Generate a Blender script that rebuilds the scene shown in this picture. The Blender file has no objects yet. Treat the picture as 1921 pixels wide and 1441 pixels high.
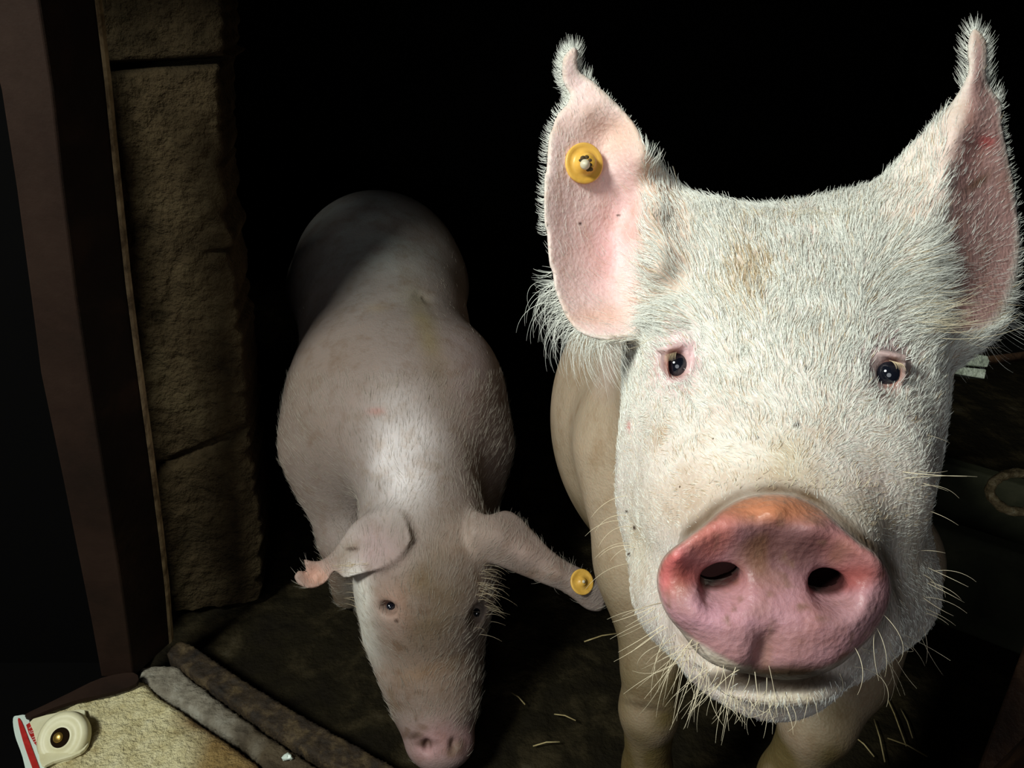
import bpy, math, random
import numpy as np
from mathutils import Vector

# ------------------------------------------------------------------ camera, light, exposure
W, H, F = 1921.0, 1441.0, 1450.0
PITCH = math.radians(28.0)
CAM = np.array([0.0, 0.0, 1.0])
FWD = np.array([0.0, math.cos(PITCH), -math.sin(PITCH)])
UP = np.array([0.0, math.sin(PITCH), math.cos(PITCH)])
RT = np.array([1.0, 0.0, 0.0])
sc = bpy.context.scene
sc.view_settings.view_transform = 'Standard'
sc.view_settings.look = 'None'
sc.view_settings.gamma = 1.0
sc.view_settings.use_curve_mapping = False
sc.view_settings.exposure = 0.0
cd = bpy.data.cameras.new('camera')
cam = bpy.data.objects.new('camera', cd)
sc.collection.objects.link(cam)
cam.location = CAM
cam.rotation_euler = (math.pi / 2 - PITCH, 0, 0)
cd.sensor_width = 36.0
cd.lens = 36.0 * F / W
cd.clip_start = 0.01
sc.camera = cam

wd = bpy.data.worlds.new('world')
sc.world = wd
wd.use_nodes = True
wd.node_tree.nodes['Background'].inputs[0].default_value = (0.55, 0.62, 0.7, 1)
wd.node_tree.nodes['Background'].inputs[1].default_value = 0.0


def area_light(name, loc, target, size, power, col):
    ld = bpy.data.lights.new(name, 'AREA')
    ld.shape = 'DISK'
    ld.size = size
    ld.energy = power
    ld.color = col
    o = bpy.data.objects.new(name, ld)
    sc.collection.objects.link(o)
    o.location = loc
    o.rotation_euler = (Vector(target) - Vector(loc)).to_track_quat('-Z', 'Y').to_euler()
    return o


area_light('daylight', (-1.04, -0.34, 2.02), (0.10, 0.60, 0.72), 0.42, 43.0, (0.94, 1.0, 0.93))
area_light('door_skylight', (-0.30, -0.90, 1.25), (0.0, 0.9, 0.6), 0.8, 4.2, (0.93, 0.97, 1.0))

rng = np.random.default_rng(7)
random.seed(7)

# ------------------------------------------------------------------ small helpers
def A(*v):
    return np.array(v, dtype=np.float64)


def C(px, py, t):
    """the point seen at pixel (px, py), t metres in front of the lens"""
    return CAM + FWD * t + RT * ((px - W / 2) / F * t) + UP * ((H / 2 - py) / F * t)


def CZ(px, py, z):
    r = -FWD[2] - UP[2] * (H / 2 - py) / F
    return C(px, py, (CAM[2] - z) / r)


def CY(px, py, y):
    r = FWD[1] + UP[1] * (H / 2 - py) / F
    return C(px, py, y / r)


def proj(P):
    Q = P - CAM
    t = Q @ FWD
    tt = np.where(np.abs(t) < 1e-6, 1e-6, t)
    return W / 2 + F * (Q @ RT) / tt, H / 2 - F * (Q @ UP) / tt, t


def new_mesh(name, V, Fc, mat=None, parent=None, smooth=True, col=None):
    me = bpy.data.meshes.new(name)
    V = np.asarray(V, dtype=np.float64)
    if isinstance(Fc, np.ndarray):
        me.vertices.add(len(V))
        me.vertices.foreach_set('co', V.astype(np.float32).ravel())
        n = Fc.shape[1]
        me.loops.add(Fc.size)
        me.loops.foreach_set('vertex_index', Fc.astype(np.int32).ravel())
        me.polygons.add(len(Fc))
        me.polygons.foreach_set('loop_start', np.arange(0, Fc.size, n, dtype=np.int32))
        me.polygons.foreach_set('loop_total', np.full(len(Fc), n, dtype=np.int32))
        me.update(calc_edges=True)
        me.validate()
    else:
        me.from_pydata([tuple(v) for v in V], [], Fc)
        me.update()
    me.polygons.foreach_set('use_smooth', np.full(len(me.polygons), smooth, dtype=bool))
    if col is not None:
        a = me.color_attributes.new('skin', 'FLOAT_COLOR', 'POINT')
        a.data.foreach_set('color', np.asarray(col, dtype=np.float32).ravel())
    o = bpy.data.objects.new(name, me)
    sc.collection.objects.link(o)
    if mat is not None:
        me.materials.append(mat)
    if parent is not None:
        o.parent = parent
    return o


def empty(name, loc=(0, 0, 0)):
    o = bpy.data.objects.new(name, None)
    sc.collection.objects.link(o)
    o.location = loc
    return o


def tag(o, label=None, cat=None, group=None, kind=None):
    if label: o['label'] = label
    if cat: o['category'] = cat
    if group: o['group'] = group
    if kind: o['kind'] = kind
    return o


def keep(o, parent):
    """parent without moving (parents are empties at a place of their own)"""
    o.parent = parent
    o.location = -Vector(parent.location)
    return o


def nrm(v):
    return v / np.maximum(np.linalg.norm(v, axis=-1, keepdims=True), 1e-9)


def vnoise(P, scale, seed=0):
    """smooth value noise in -1..1"""
    Q = P * scale + seed * 17.13
    i = np.floor(Q).astype(np.int64)
    f = Q - i
    f = f * f * (3 - 2 * f)
    def h(a, b, c):
        n = (a * 374761393 + b * 668265263 + c * 2147483647 + seed * 144665) & 0xffffffff
        n = ((n ^ (n >> 13)) * 1274126177) & 0xffffffff
        n = n ^ (n >> 16)
        return (n & 0xffff) / 32767.5 - 1
    r = 0
    for dx in (0, 1):
        for dy in (0, 1):
            for dz in (0, 1):
                w = (f[:, 0] if dx else 1 - f[:, 0]) * (f[:, 1] if dy else 1 - f[:, 1]) * (f[:, 2] if dz else 1 - f[:, 2])
                r = r + w * h(i[:, 0] + dx, i[:, 1] + dy, i[:, 2] + dz)
    return r


# ------------------------------------------------------------------ materials
def material(name, col, rough=0.6, metal=0.0, spec=0.5):
    m = bpy.data.materials.new(name)
    m.use_nodes = True
    b = m.node_tree.nodes['Principled BSDF']
    b.inputs['Base Color'].default_value = (*col, 1)
    b.inputs['Roughness'].default_value = rough
    b.inputs['Metallic'].default_value = metal
    b.inputs['Specular IOR Level'].default_value = spec
    return m


def N(m, kind, **kw):
    n = m.node_tree.nodes.new(kind)
    for k, v in kw.items():
        if k in ('Scale', 'Detail', 'Roughness', 'Distortion', 'Strength', 'Distance', 'Factor', 'Randomness'):
            n.inputs[k].default_value = v
        else:
            setattr(n, k, v)
    return n


def L(m, a, ao, b, bi):
    m.node_tree.links.new(a.outputs[ao], b.inputs[bi])


def ramp(m, stops):
    n = m.node_tree.nodes.new('ShaderNodeValToRGB')
    e = n.color_ramp.elements
    while len(e) < len(stops):
        e.new(0.5)
    for el, (p, c) in zip(e, stops):
        el.position = p
        el.color = (*c, 1) if len(c) == 3 else c
    return n


def noisy(name, stops, scale=8, detail=8, rough=0.8, bump=0.4, dist=0.004, bscale=60, metal=0.0, distortion=0.3, spec=0.4):
    m = material(name, (1, 1, 1), rough, metal, spec)
    b = m.node_tree.nodes['Principled BSDF']
    tc = N(m, 'ShaderNodeTexCoord')
    n1 = N(m, 'ShaderNodeTexNoise', Scale=scale, Detail=detail, Roughness=0.65, Distortion=distortion)
    n2 = N(m, 'ShaderNodeTexNoise', Scale=bscale, Detail=6, Roughness=0.6)
    L(m, tc, 'Object', n1, 'Vector')
    L(m, tc, 'Object', n2, 'Vector')
    r = ramp(m, stops)
    L(m, n1, 'Fac', r, 'Fac')
    L(m, r, 'Color', b, 'Base Color')
    bp = N(m, 'ShaderNodeBump', Strength=bump, Distance=dist)
    L(m, n2, 'Fac', bp, 'Height')
    L(m, bp, 'Normal', b, 'Normal')
    return m


def skin_material(name, sss=0.12, wrinkle=0.35):
    m = material(name, (1, 1, 1), 0.5, 0, 0.35)
    b = m.node_tree.nodes['Principled BSDF']
    at = N(m, 'ShaderNodeAttribute', attribute_name='skin')
    tc = N(m, 'ShaderNodeTexCoord')
    n1 = N(m, 'ShaderNodeTexNoise', Scale=34, Detail=7, Roughness=0.7)
    L(m, tc, 'Object', n1, 'Vector')
    r = ramp(m, [(0.30, (0.80, 0.72, 0.64)), (0.52, (1, 1, 1)), (0.75, (1.06, 1.0, 0.96))])
    L(m, n1, 'Fac', r, 'Fac')
    mx = N(m, 'ShaderNodeMix', data_type='RGBA', blend_type='MULTIPLY')
    mx.inputs[0].default_value = 1.0
    L(m, at, 'Color', mx, 6)
    L(m, r, 'Color', mx, 7)
    # flecks of mud
    vo = N(m, 'ShaderNodeTexVoronoi', Scale=85)
    L(m, tc, 'Object', vo, 'Vector')
    n3 = N(m, 'ShaderNodeTexNoise', Scale=14, Detail=4)
    L(m, tc, 'Object', n3, 'Vector')
    r1 = ramp(m, [(0.035, (1, 1, 1)), (0.07, (0, 0, 0))])
    L(m, vo, 'Distance', r1, 'Fac')
    r2 = ramp(m, [(0.56, (0, 0, 0)), (0.62, (1, 1, 1))])
    L(m, n3, 'Fac', r2, 'Fac')
    mu = N(m, 'ShaderNodeMath', operation='MULTIPLY')
    L(m, r1, 'Color', mu, 0)
    L(m, r2, 'Color', mu, 1)
    mx2 = N(m, 'ShaderNodeMix', data_type='RGBA')
    L(m, mu, 'Value', mx2, 0)
    L(m, mx, 2, mx2, 6)
    mx2.inputs[7].default_value = (0.12, 0.07, 0.04, 1)
    L(m, mx2, 2, b, 'Base Color')
    L(m, at, 'Alpha', b, 'Roughness')
    n2 = N(m, 'ShaderNodeTexNoise', Scale=160, Detail=5, Roughness=0.6)
    L(m, tc, 'Object', n2, 'Vector')
    n4 = N(m, 'ShaderNodeTexVoronoi', Scale=330)
    L(m, tc, 'Object', n4, 'Vector')
    ad = N(m, 'ShaderNodeMath', operation='MULTIPLY_ADD')
    L(m, n4, 'Distance', ad, 0)
    ad.inputs[1].default_value = 0.35
    L(m, n2, 'Fac', ad, 2)
    bp = N(m, 'ShaderNodeBump', Strength=wrinkle, Distance=0.003)
    L(m, ad, 'Value', bp, 'Height')
    L(m, bp, 'Normal', b, 'Normal')
    b.inputs['Subsurface Weight'].default_value = sss
    b.inputs['Subsurface Radius'].default_value = (1.0, 0.35, 0.2)
    b.inputs['Subsurface Scale'].default_value = 0.006
    return m


def hair_material(name, col, rough=0.45):
    m = material(name, col, rough, 0, 0.4)
    b = m.node_tree.nodes['Principled BSDF']
    hi = N(m, 'ShaderNodeHairInfo')
    r = ramp(m, [(0.0, tuple(c * 0.72 for c in col)), (0.6, col), (1.0, tuple(min(1, c * 1.12) for c in col))])
    L(m, hi, 'Random', r, 'Fac')
    L(m, r, 'Color', b, 'Base Color')
    return m


M_skin = skin_material('pig_skin')
M_skin2 = skin_material('pig_skin_far', 0.05, 0.25)
M_hair = hair_material('white_bristle', (0.89, 0.89, 0.82))
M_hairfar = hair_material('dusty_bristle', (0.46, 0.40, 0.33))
M_whisk = hair_material('pale_whisker', (0.72, 0.62, 0.44))
M_hair2 = hair_material('tan_bristle', (0.66, 0.52, 0.34))
M_eye = material('eye_black', (0.006, 0.007, 0.012), 0.06, 0, 0.9)
M_nostril = material('nostril_shade', (0.010, 0.004, 0.004), 0.9, 0, 0.0)  # near-black, stands for the shade deep inside the nostrils
M_lid = material('eyelid', (0.62, 0.40, 0.38), 0.4)
M_tag = noisy('tag_yellow', [(0.3, (0.62, 0.33, 0.045)), (0.6, (0.86, 0.50, 0.10))], 60, 4, 0.38, 0.1, 0.001, 200)
M_tagdirt = noisy('tag_grime', [(0.3, (0.03, 0.022, 0.015)), (0.7, (0.13, 0.08, 0.03))], 300, 4, 0.8)
M_tagpin = material('tag_pin', (0.66, 0.58, 0.42), 0.4)
M_lip = noisy('lit_iron_edge', [(0.35, (0.10, 0.065, 0.03)), (0.6, (0.42, 0.32, 0.18))], 40, 6, 0.5)  # lighter iron that paints in the lit edge of the post
M_unlit = material('unlit_black', (0.0022, 0.002, 0.002), 0.95, 0, 0.03)  # near-black stand-in for the unlit area left of the post
M_rust = noisy('rusty_iron', [(0.3, (0.018, 0.009, 0.005)), (0.5, (0.055, 0.026, 0.013)), (0.72, (0.16, 0.08, 0.035))], 14, 9, 0.62, 0.6, 0.004, 90, 0.15)
M_paint = noisy('brown_painted_iron', [(0.3, (0.011, 0.006, 0.004)), (0.55, (0.020, 0.010, 0.0065)), (0.8, (0.028, 0.015, 0.010))], 9, 7, 0.7, 0.3, 0.002, 70, 0.0, 0.3, 0.12)
M_web = noisy('shaded_rusty_iron', [(0.3, (0.004, 0.002, 0.001)), (0.55, (0.010, 0.005, 0.003)), (0.8, (0.030, 0.014, 0.007))], 9, 8, 0.75, 0.4, 0.003, 80, 0.0, 0.3, 0.12)  # web faces away from the light, its shade put in the colour
M_sillrust = noisy('muddy_iron', [(0.3, (0.007, 0.004, 0.002)), (0.5, (0.028, 0.016, 0.006)), (0.72, (0.12, 0.08, 0.035))], 34, 9, 0.75, 0.8, 0.005, 110, 0.0)
M_block = noisy('old_blockwork', [(0.25, (0.014, 0.010, 0.005)), (0.5, (0.050, 0.034, 0.017)), (0.70, (0.085, 0.062, 0.032)), (0.9, (0.18, 0.15, 0.10))], 9, 10, 0.95, 1.0, 0.016, 60, 0.0, 0.3, 0.08)
M_floor = noisy('wet_dirty_floor', [(0.3, (0.006, 0.004, 0.002)), (0.5, (0.011, 0.008, 0.003)), (0.62, (0.030, 0.022, 0.010)), (0.85, (0.09, 0.075, 0.05))], 11, 10, 0.85, 0.9, 0.012, 45, 0.0, 0.3, 0.12)
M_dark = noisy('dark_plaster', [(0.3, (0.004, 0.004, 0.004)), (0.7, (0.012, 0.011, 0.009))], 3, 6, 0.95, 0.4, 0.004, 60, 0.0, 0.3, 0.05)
M_step = noisy('cream_concrete', [(0.28, (0.42, 0.32, 0.14)), (0.40, (0.74, 0.63, 0.33)), (0.62, (0.90, 0.80, 0.48)), (0.8, (0.93, 0.87, 0.62))], 45, 9, 0.85, 1.0, 0.012, 150)
M_grey = noisy('grey_concrete', [(0.3, (0.10, 0.08, 0.055)), (0.5, (0.24, 0.21, 0.16)), (0.75, (0.42, 0.40, 0.34))], 26, 9, 0.8, 0.9, 0.006, 100)
M_cream = noisy('cream_paint', [(0.3, (0.62, 0.56, 0.34)), (0.7, (0.76, 0.72, 0.50))], 20, 4, 0.45, 0.1, 0.001, 90)
M_white = material('white_enamel', (0.62, 0.70, 0.62), 0.4)
M_red = noisy('red_enamel', [(0.3, (0.30, 0.015, 0.012)), (0.7, (0.50, 0.030, 0.025))], 60, 4, 0.4, 0.1, 0.001)
M_pink = material('faded_lettering', (0.62, 0.34, 0.30), 0.5)
M_brass = material('brass_bolt', (0.42, 0.26, 0.06), 0.3, 0.8)
M_hole = material('hole_shade', (0.010, 0.005, 0.002), 0.9, 0, 0.05)  # near-black, stands for shade in the bolt socket and latch slit
M_straw = noisy('straw_stalks', [(0.3, (0.25, 0.18, 0.07)), (0.7, (0.5, 0.4, 0.2))], 50, 3, 0.7)
M_alu = noisy('weathered_metal', [(0.3, (0.16, 0.18, 0.13)), (0.5, (0.40, 0.44, 0.34)), (0.75, (0.66, 0.70, 0.60))], 110, 6, 0.5, 0.8, 0.003, 260, 0.1)
M_ring = noisy('rusty_ring_iron', [(0.35, (0.16, 0.11, 0.05)), (0.55, (0.45, 0.34, 0.17)), (0.72, (0.8, 0.7, 0.45))], 130, 6, 0.5, 1.0, 0.003, 300, 0.3)
M_trough = noisy('mossy_concrete', [(0.3, (0.014, 0.016, 0.008)), (0.55, (0.040, 0.042, 0.020)), (0.8, (0.09, 0.085, 0.045))], 9, 8, 0.85)

# ------------------------------------------------------------------ implicit shapes
RCAM = np.stack([RT, UP, FWD], axis=1)       # columns: right, up, away
R_ID = np.eye(3)


def rot_about(axis, deg, R0):
    a = math.radians(deg); k = axis / np.linalg.norm(axis)
    K = np.array([[0, -k[2], k[1]], [k[2], 0, -k[0]], [-k[1], k[0], 0]])
    return (np.eye(3) + math.sin(a) * K + (1 - math.cos(a)) * K @ K) @ R0


def ell(c, r, R=None):
    R = RCAM if R is None else R
    r = np.asarray(r, float)
    def f(P):
        Q = (P - c) @ R
        k0 = np.linalg.norm(Q / r, axis=1)
        k1 = np.linalg.norm(Q / (r * r), axis=1)
        return k0 * (k0 - 1) / np.maximum(k1, 1e-6)
    return f


def cone(a, b, ra, rb):
    a = np.asarray(a, float); b = np.asarray(b, float); ab = b - a; l2 = ab @ ab
    def f(P):
        h = np.clip(((P - a) @ ab) / l2, 0, 1)
        return np.linalg.norm(P - a - h[:, None] * ab, axis=1) - (ra + (rb - ra) * h)
    return f


def smooth_poly(pts, n=4):
    p = np.asarray(pts, float)
    out = []
    m = len(p)
    for i in range(m):
        a, b, c, d = p[i - 1], p[i], p[(i + 1) % m], p[(i + 2) % m]
        for k in range(n):
            t = k / n
            out.append(0.5 * ((2 * b) + (c - a) * t + (2 * a - 5 * b + 4 * c - d) * t * t + (-a + 3 * b - 3 * c + d) * t ** 3))
    return np.array(out)


def poly_sdf(x, y, poly):
    d = np.full(x.shape, 1e18); s = np.zeros(x.shape, bool)
    for i in range(len(poly)):
        a = poly[i - 1]; b = poly[i]
        ex, ey = b - a
        wx = x - a[0]; wy = y - a[1]
        h = np.clip((wx * ex + wy * ey) / (ex * ex + ey * ey + 1e-12), 0, 1)
        dx = wx - ex * h; dy = wy - ey * h
        d = np.minimum(d, dx * dx + dy * dy)
        c = ((a[1] > y) != (b[1] > y))
        with np.errstate(divide='ignore', invalid='ignore'):
            xi = (b[0] - a[0]) * (y - a[1]) / (b[1] - a[1]) + a[0]
        s ^= c & (x < xi)
    d = np.sqrt(d)
    return np.where(s, -d, d)


class TPS:
    def __init__(self, pts):
        p = np.array(pts, float)
        self.p = p[:, :2] / 100; v = p[:, 2]
        n = len(p)
        K = self.k(self.p, self.p) + 1e-3 * np.eye(n)
        Pm = np.hstack([np.ones((n, 1)), self.p])
        M = np.zeros((n + 3, n + 3)); M[:n, :n] = K; M[:n, n:] = Pm; M[n:, :n] = Pm.T
        self.w = np.linalg.solve(M, np.concatenate([v, np.zeros(3)]))
    def k(self, a, b):
        r2 = ((a[:, None, :] - b[None]) ** 2).sum(2)
        return 0.5 * r2 * np.log(r2 + 1e-12)
    def __call__(self, px, py):
        q = np.stack([px, py], 1) / 100
        o = np.empty(len(q))
        for s in range(0, len(q), 200000):
            e = q[s:s + 200000]
            o[s:s + 200000] = self.k(e, self.p) @ self.w[:-3] + self.w[-3] + e @ self.w[-2:]
        return o


class Sheet:
    """a thin curved flap: outline and depth relief traced from the photograph, with its own thickness"""
    def __init__(self, outline, relief, t0, th=0.0024, root=None, th_root=0.008, root_r=150, slope=0.7):
        self.poly = smooth_poly(outline); self.tps = TPS(relief); self.t0 = t0
        self.th = th; self.root = root; self.thr = th_root; self.rr = root_r; self.slope = slope
        self.lo = self.poly.min(0) - 70; self.hi = self.poly.max(0) + 70
        self.zr = (min(r[2] for r in relief) - 0.07, max(r[2] for r in relief) + 0.07)
    def __call__(self, P):
        px, py, t = proj(P)
        d = np.full(len(P), 0.06)
        m = (px > self.lo[0]) & (px < self.hi[0]) & (py > self.lo[1]) & (py < self.hi[1]) & (t > self.t0 + self.zr[0]) & (t < self.t0 + self.zr[1])
        if m.any():
            x, y, tt = px[m], py[m], t[m]
            w = np.abs(tt - self.t0 - self.tps(x, y)) * self.slope
            th = self.th
            if self.root is not None:
                rr = np.hypot(x - self.root[0], y - self.root[1]) / self.rr
                th = self.th + (self.thr - self.th) * np.clip(1 - rr, 0, 1) ** 1.5
            r = self.th * 0.8
            a = poly_sdf(x, y, self.poly) * self.t0 / F + r
            b = w - th + r
            d[m] = np.minimum(np.maximum(a, b), 0) + np.hypot(np.maximum(a, 0), np.maximum(b, 0)) - r
        return d
    def at(self, px, py):
        px = np.atleast_1d(np.asarray(px, float)); py = np.atleast_1d(np.asarray(py, float))
        t = self.t0 + self.tps(px, py)
        return CAM + FWD * t[:, None] + RT * ((px - W / 2) / F * t)[:, None] + UP * ((H / 2 - py) / F * t)[:, None]


def smin(a, b, k):
    h = np.maximum(k - np.abs(a - b), 0) / k
    return np.minimum(a, b) - h * h * k * 0.25


def build_field(ops):
    """ops: (mode, k, shape) with mode + or -"""
    def f(P):
        d = None
        for mode, k, g in ops:
            e = g(P)
            if d is None: d = e
            elif mode == '+': d = smin(d, e, k)
            else: d = -smin(-d, e, k)
        return d
    return f


def ev(f, P, chunk=400000):
    o = np.empty(len(P), np.float32)
    for s in range(0, len(P), chunk):
        o[s:s + chunk] = f(P[s:s + chunk])
    return o


def axis_steps(segs):
    """segs: (start, end, step)"""
    out = []
    for a, b, s in segs:
        n = max(1, int(round((b - a) / s)))
        out.append(np.linspace(a, b, n, endpoint=False))
    out.append([segs[-1][1]])
    return np.concatenate(out)


def extract(f, X, Y, Z, B=8):
    nx, ny, nz = len(X), len(Y), len(Z)
    D = np.full((nx, ny, nz), 1.0, np.float32)
    def blk(U):
        s = np.arange(0, len(U), B); e = np.minimum(s + B, len(U))
        a = U[s]; b = U[np.minimum(e, len(U) - 1)]
        return s, e, (a + b) / 2, (b - a) / 2
    sx, ex, cx, hx = blk(X); sy, ey, cy, hy = blk(Y); sz, ez, cz, hz = blk(Z)
    G = np.stack(np.meshgrid(cx, cy, cz, indexing='ij'), -1).reshape(-1, 3)
    Hh = np.stack(np.meshgrid(hx, hy, hz, indexing='ij'), -1).reshape(-1, 3)
    dc = ev(f, G); diag = np.linalg.norm(Hh, axis=1)
    dcg = dc.reshape(len(cx), len(cy), len(cz))
    act = (np.abs(dc) < diag * 1.7 + 0.004).reshape(dcg.shape)
    for i in range(len(cx)):
        for j in range(len(cy)):
            for k in range(len(cz)):
                if not act[i, j, k] and dcg[i, j, k] < 0:
                    D[sx[i]:ex[i], sy[j]:ey[j], sz[k]:ez[k]] = -1.0
    ia = np.argwhere(act)
    o = np.arange(B)
    for s in range(0, len(ia), 800):
        q = ia[s:s + 800]
        ix = (sx[q[:, 0]][:, None] + o)[:, :, None, None] + np.zeros((1, 1, B, B), int)
        iy = (sy[q[:, 1]][:, None] + o)[:, None, :, None] + np.zeros((1, B, 1, B), int)
        iz = (sz[q[:, 2]][:, None] + o)[:, None, None, :] + np.zeros((1, B, B, 1), int)
        ix, iy, iz = ix.ravel(), iy.ravel(), iz.ravel()
        m = (ix < nx) & (iy < ny) & (iz < nz)
        ix, iy, iz = ix[m], iy[m], iz[m]
        P = np.stack([X[ix], Y[iy], Z[iz]], 1)
        D[ix, iy, iz] = ev(f, P)
    S = D < 0
    cnt = np.zeros((nx - 1, ny - 1, nz - 1), np.uint8)
    for a in (0, 1):
        for b in (0, 1):
            for c in (0, 1):
                cnt += S[a:nx - 1 + a, b:ny - 1 + b, c:nz - 1 + c]
    cells = np.argwhere((cnt > 0) & (cnt < 8))
    idx = np.full(cnt.shape, -1, np.int32)
    ci, cj, ck = cells.T
    idx[ci, cj, ck] = np.arange(len(cells))
    acc = np.zeros((len(cells), 3)); n = np.zeros(len(cells))
    corners = [(a, b, c) for a in (0, 1) for b in (0, 1) for c in (0, 1)]
    for p in corners:
        for ax in range(3):
            if p[ax]: continue
            q = list(p); q[ax] = 1
            d0 = D[ci + p[0], cj + p[1], ck + p[2]].astype(float); d1 = D[ci + q[0], cj + q[1], ck + q[2]].astype(float)
            m = (d0 < 0) != (d1 < 0)
            t = np.where(m, d0 / np.where(m, d0 - d1, 1), 0)
            P0 = np.stack([X[ci + p[0]], Y[cj + p[1]], Z[ck + p[2]]], 1)
            P1 = np.stack([X[ci + q[0]], Y[cj + q[1]], Z[ck + q[2]]], 1)
            acc += np.where(m[:, None], P0 + (P1 - P0) * t[:, None], 0); n += m
    V = acc / n[:, None]
    quads = []
    for ax in range(3):
        sl0 = [slice(1, -1)] * 3; sl1 = [slice(1, -1)] * 3
        sl0[ax] = slice(0, -1); sl1[ax] = slice(1, None)
        a = S[tuple(sl0)]; b = S[tuple(sl1)]
        e = np.argwhere(a != b)
        off = [1, 1, 1]; off[ax] = 0
        e = e + off
        flip = S[e[:, 0], e[:, 1], e[:, 2]]
        u, v = [(1, 2), (2, 0), (0, 1)][ax]
        def cell(du, dv):
            c = e.copy(); c[:, u] -= du; c[:, v] -= dv
            return idx[c[:, 0], c[:, 1], c[:, 2]]
        Q = np.stack([cell(1, 1), cell(0, 1), cell(0, 0), cell(1, 0)], 1)
        Q = np.where(flip[:, None], Q, Q[:, ::-1])
        quads.append(Q)
    Q = np.concatenate(quads)
    Q = Q[(Q >= 0).all(1)]
    return V, Q


def relax(V, Q, m, it=3, lam=.5):
    E = np.concatenate([Q[:, [0, 1]], Q[:, [1, 2]], Q[:, [2, 3]], Q[:, [3, 0]]])
    n = np.bincount(E[:, 0], minlength=len(V)).astype(float)
    for _ in range(it):
        S = np.stack([np.bincount(E[:, 0], V[E[:, 1], c], len(V)) for c in range(3)], 1) / np.maximum(n, 1)[:, None]
        V = np.where(m[:, None], V + (S - V) * lam, V)
    return V


def vertex_normals(V, Q):
    n = np.cross(V[Q[:, 2]] - V[Q[:, 0]], V[Q[:, 3]] - V[Q[:, 1]])
    area = 0.5 * np.linalg.norm(n, axis=1)
    out = np.zeros_like(V)
    for k in range(4):
        for c in range(3):
            out[:, c] += np.bincount(Q[:, k], n[:, c], len(V))
    return nrm(out), area


def ray_hit(f, px, py, t0, t1, n=300):
    ts = np.linspace(t0, t1, n)
    P = np.array([C(px, py, t) for t in ts])
    d = f(P)
    k = np.argmax(d < 0)
    if k == 0: return ts[-1]
    a, b = d[k - 1], d[k]
    return ts[k - 1] + (ts[k] - ts[k - 1]) * a / (a - b)


# ------------------------------------------------------------------ hair
def strands(name, root, d0, d1, length, radius, mat, parent, K=6):
    n = len(root)
    if n == 0: return None
    hc = bpy.data.hair_curves.new(name)
    hc.add_curves([K] * n)
    P = np.empty((n, K, 3)); P[:, 0] = root
    for k in range(1, K):
        s = (k - 0.5) / (K - 1)
        d = nrm(d0 * (1 - s) + d1 * s)
        P[:, k] = P[:, k - 1] + d * (length / (K - 1))[:, None]
    hc.points.foreach_set('position', P.astype(np.float32).ravel())
    taper = 1 - 0.8 * (np.linspace(0, 1, K) ** 1.5)
    R = (radius[:, None] * taper[None]).astype(np.float32).ravel()
    at = hc.attributes.get('radius') or hc.attributes.new('radius', 'FLOAT', 'POINT')
    at.data.foreach_set('value', R)
    hc.materials.append(mat)
    o = bpy.data.objects.new(name, hc)
    sc.collection.objects.link(o)
    if parent is not None:
        o.parent = parent
    o['kind'] = 'stuff'
    return o


def scatter(V, Q, area, nv, dens, count):
    """roots on the mesh; dens: per face weight"""
    w = area * dens
    w = w / w.sum()
    f = rng.choice(len(Q), count, p=w)
    a = rng.random((count, 1)); b = rng.random((count, 1))
    q = Q[f]
    def bl(Xv): return (Xv[q[:, 0]] * (1 - a) + Xv[q[:, 1]] * a) * (1 - b) + (Xv[q[:, 3]] * (1 - a) + Xv[q[:, 2]] * a) * b
    return bl(V), nrm(bl(nv))


def blob(px, py, x, y, rx, ry, ang=0, soft=1.0):
    a = math.radians(ang); dx = px - x; dy = py - y
    u = (dx * math.cos(a) + dy * math.sin(a)) / rx; v = (-dx * math.sin(a) + dy * math.cos(a)) / ry
    return np.exp(-(u * u + v * v) ** soft)


def mixc(col, c, w):
    return col + (np.array(c) - col) * np.clip(w, 0, 1)[:, None]


# ================================================================== THE NEAR PIG
EAR_L = [(1072, 88), (1086, 92), (1084, 116), (1090, 135), (1110, 148), (1140, 175), (1170, 205), (1193, 235), (1207, 262), (1222, 288),
         (1245, 318), (1275, 352), (1305, 388), (1345, 430), (1345, 500), (1320, 560), (1270, 600), (1195, 626), (1165, 634), (1130, 637),
         (1092, 627), (1066, 602), (1046, 560), (1032, 505), (1023, 445), (1020, 380), (1022, 320), (1028, 262), (1042, 218), (1064, 192),
         (1068, 176), (1056, 158), (1052, 130), (1058, 104)]
EAR_L_REL = [(1075, 95, -.006), (1070, 130, -.002), (1085, 160, .002), (1140, 190, -.004), (1100, 210, -.002), (1050, 220, .000), (1185, 240, -.004), (1140, 250, .010),
             (1030, 300, -.006), (1090, 300, .008), (1150, 300, .012), (1205, 300, -.008), (1230, 320, .006), (1275, 355, .022),
             (1022, 400, -.008), (1070, 400, .008), (1120, 400, .020), (1175, 400, .026), (1208, 390, .004), (1222, 400, -.011), (1262, 410, .004), (1310, 415, .026),
             (1022, 480, -.008), (1080, 500, .010), (1130, 500, .024), (1180, 500, .026), (1208, 480, .008), (1225, 500, -.013), (1280, 500, .006), (1340, 500, .02),
             (1045, 560, -.006), (1100, 580, .004), (1150, 580, .012), (1200, 570, .012), (1230, 580, .000), (1080, 612, -.006), (1135, 632, -.008), (1190, 620, -.004), (1270, 590, .01)]
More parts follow.
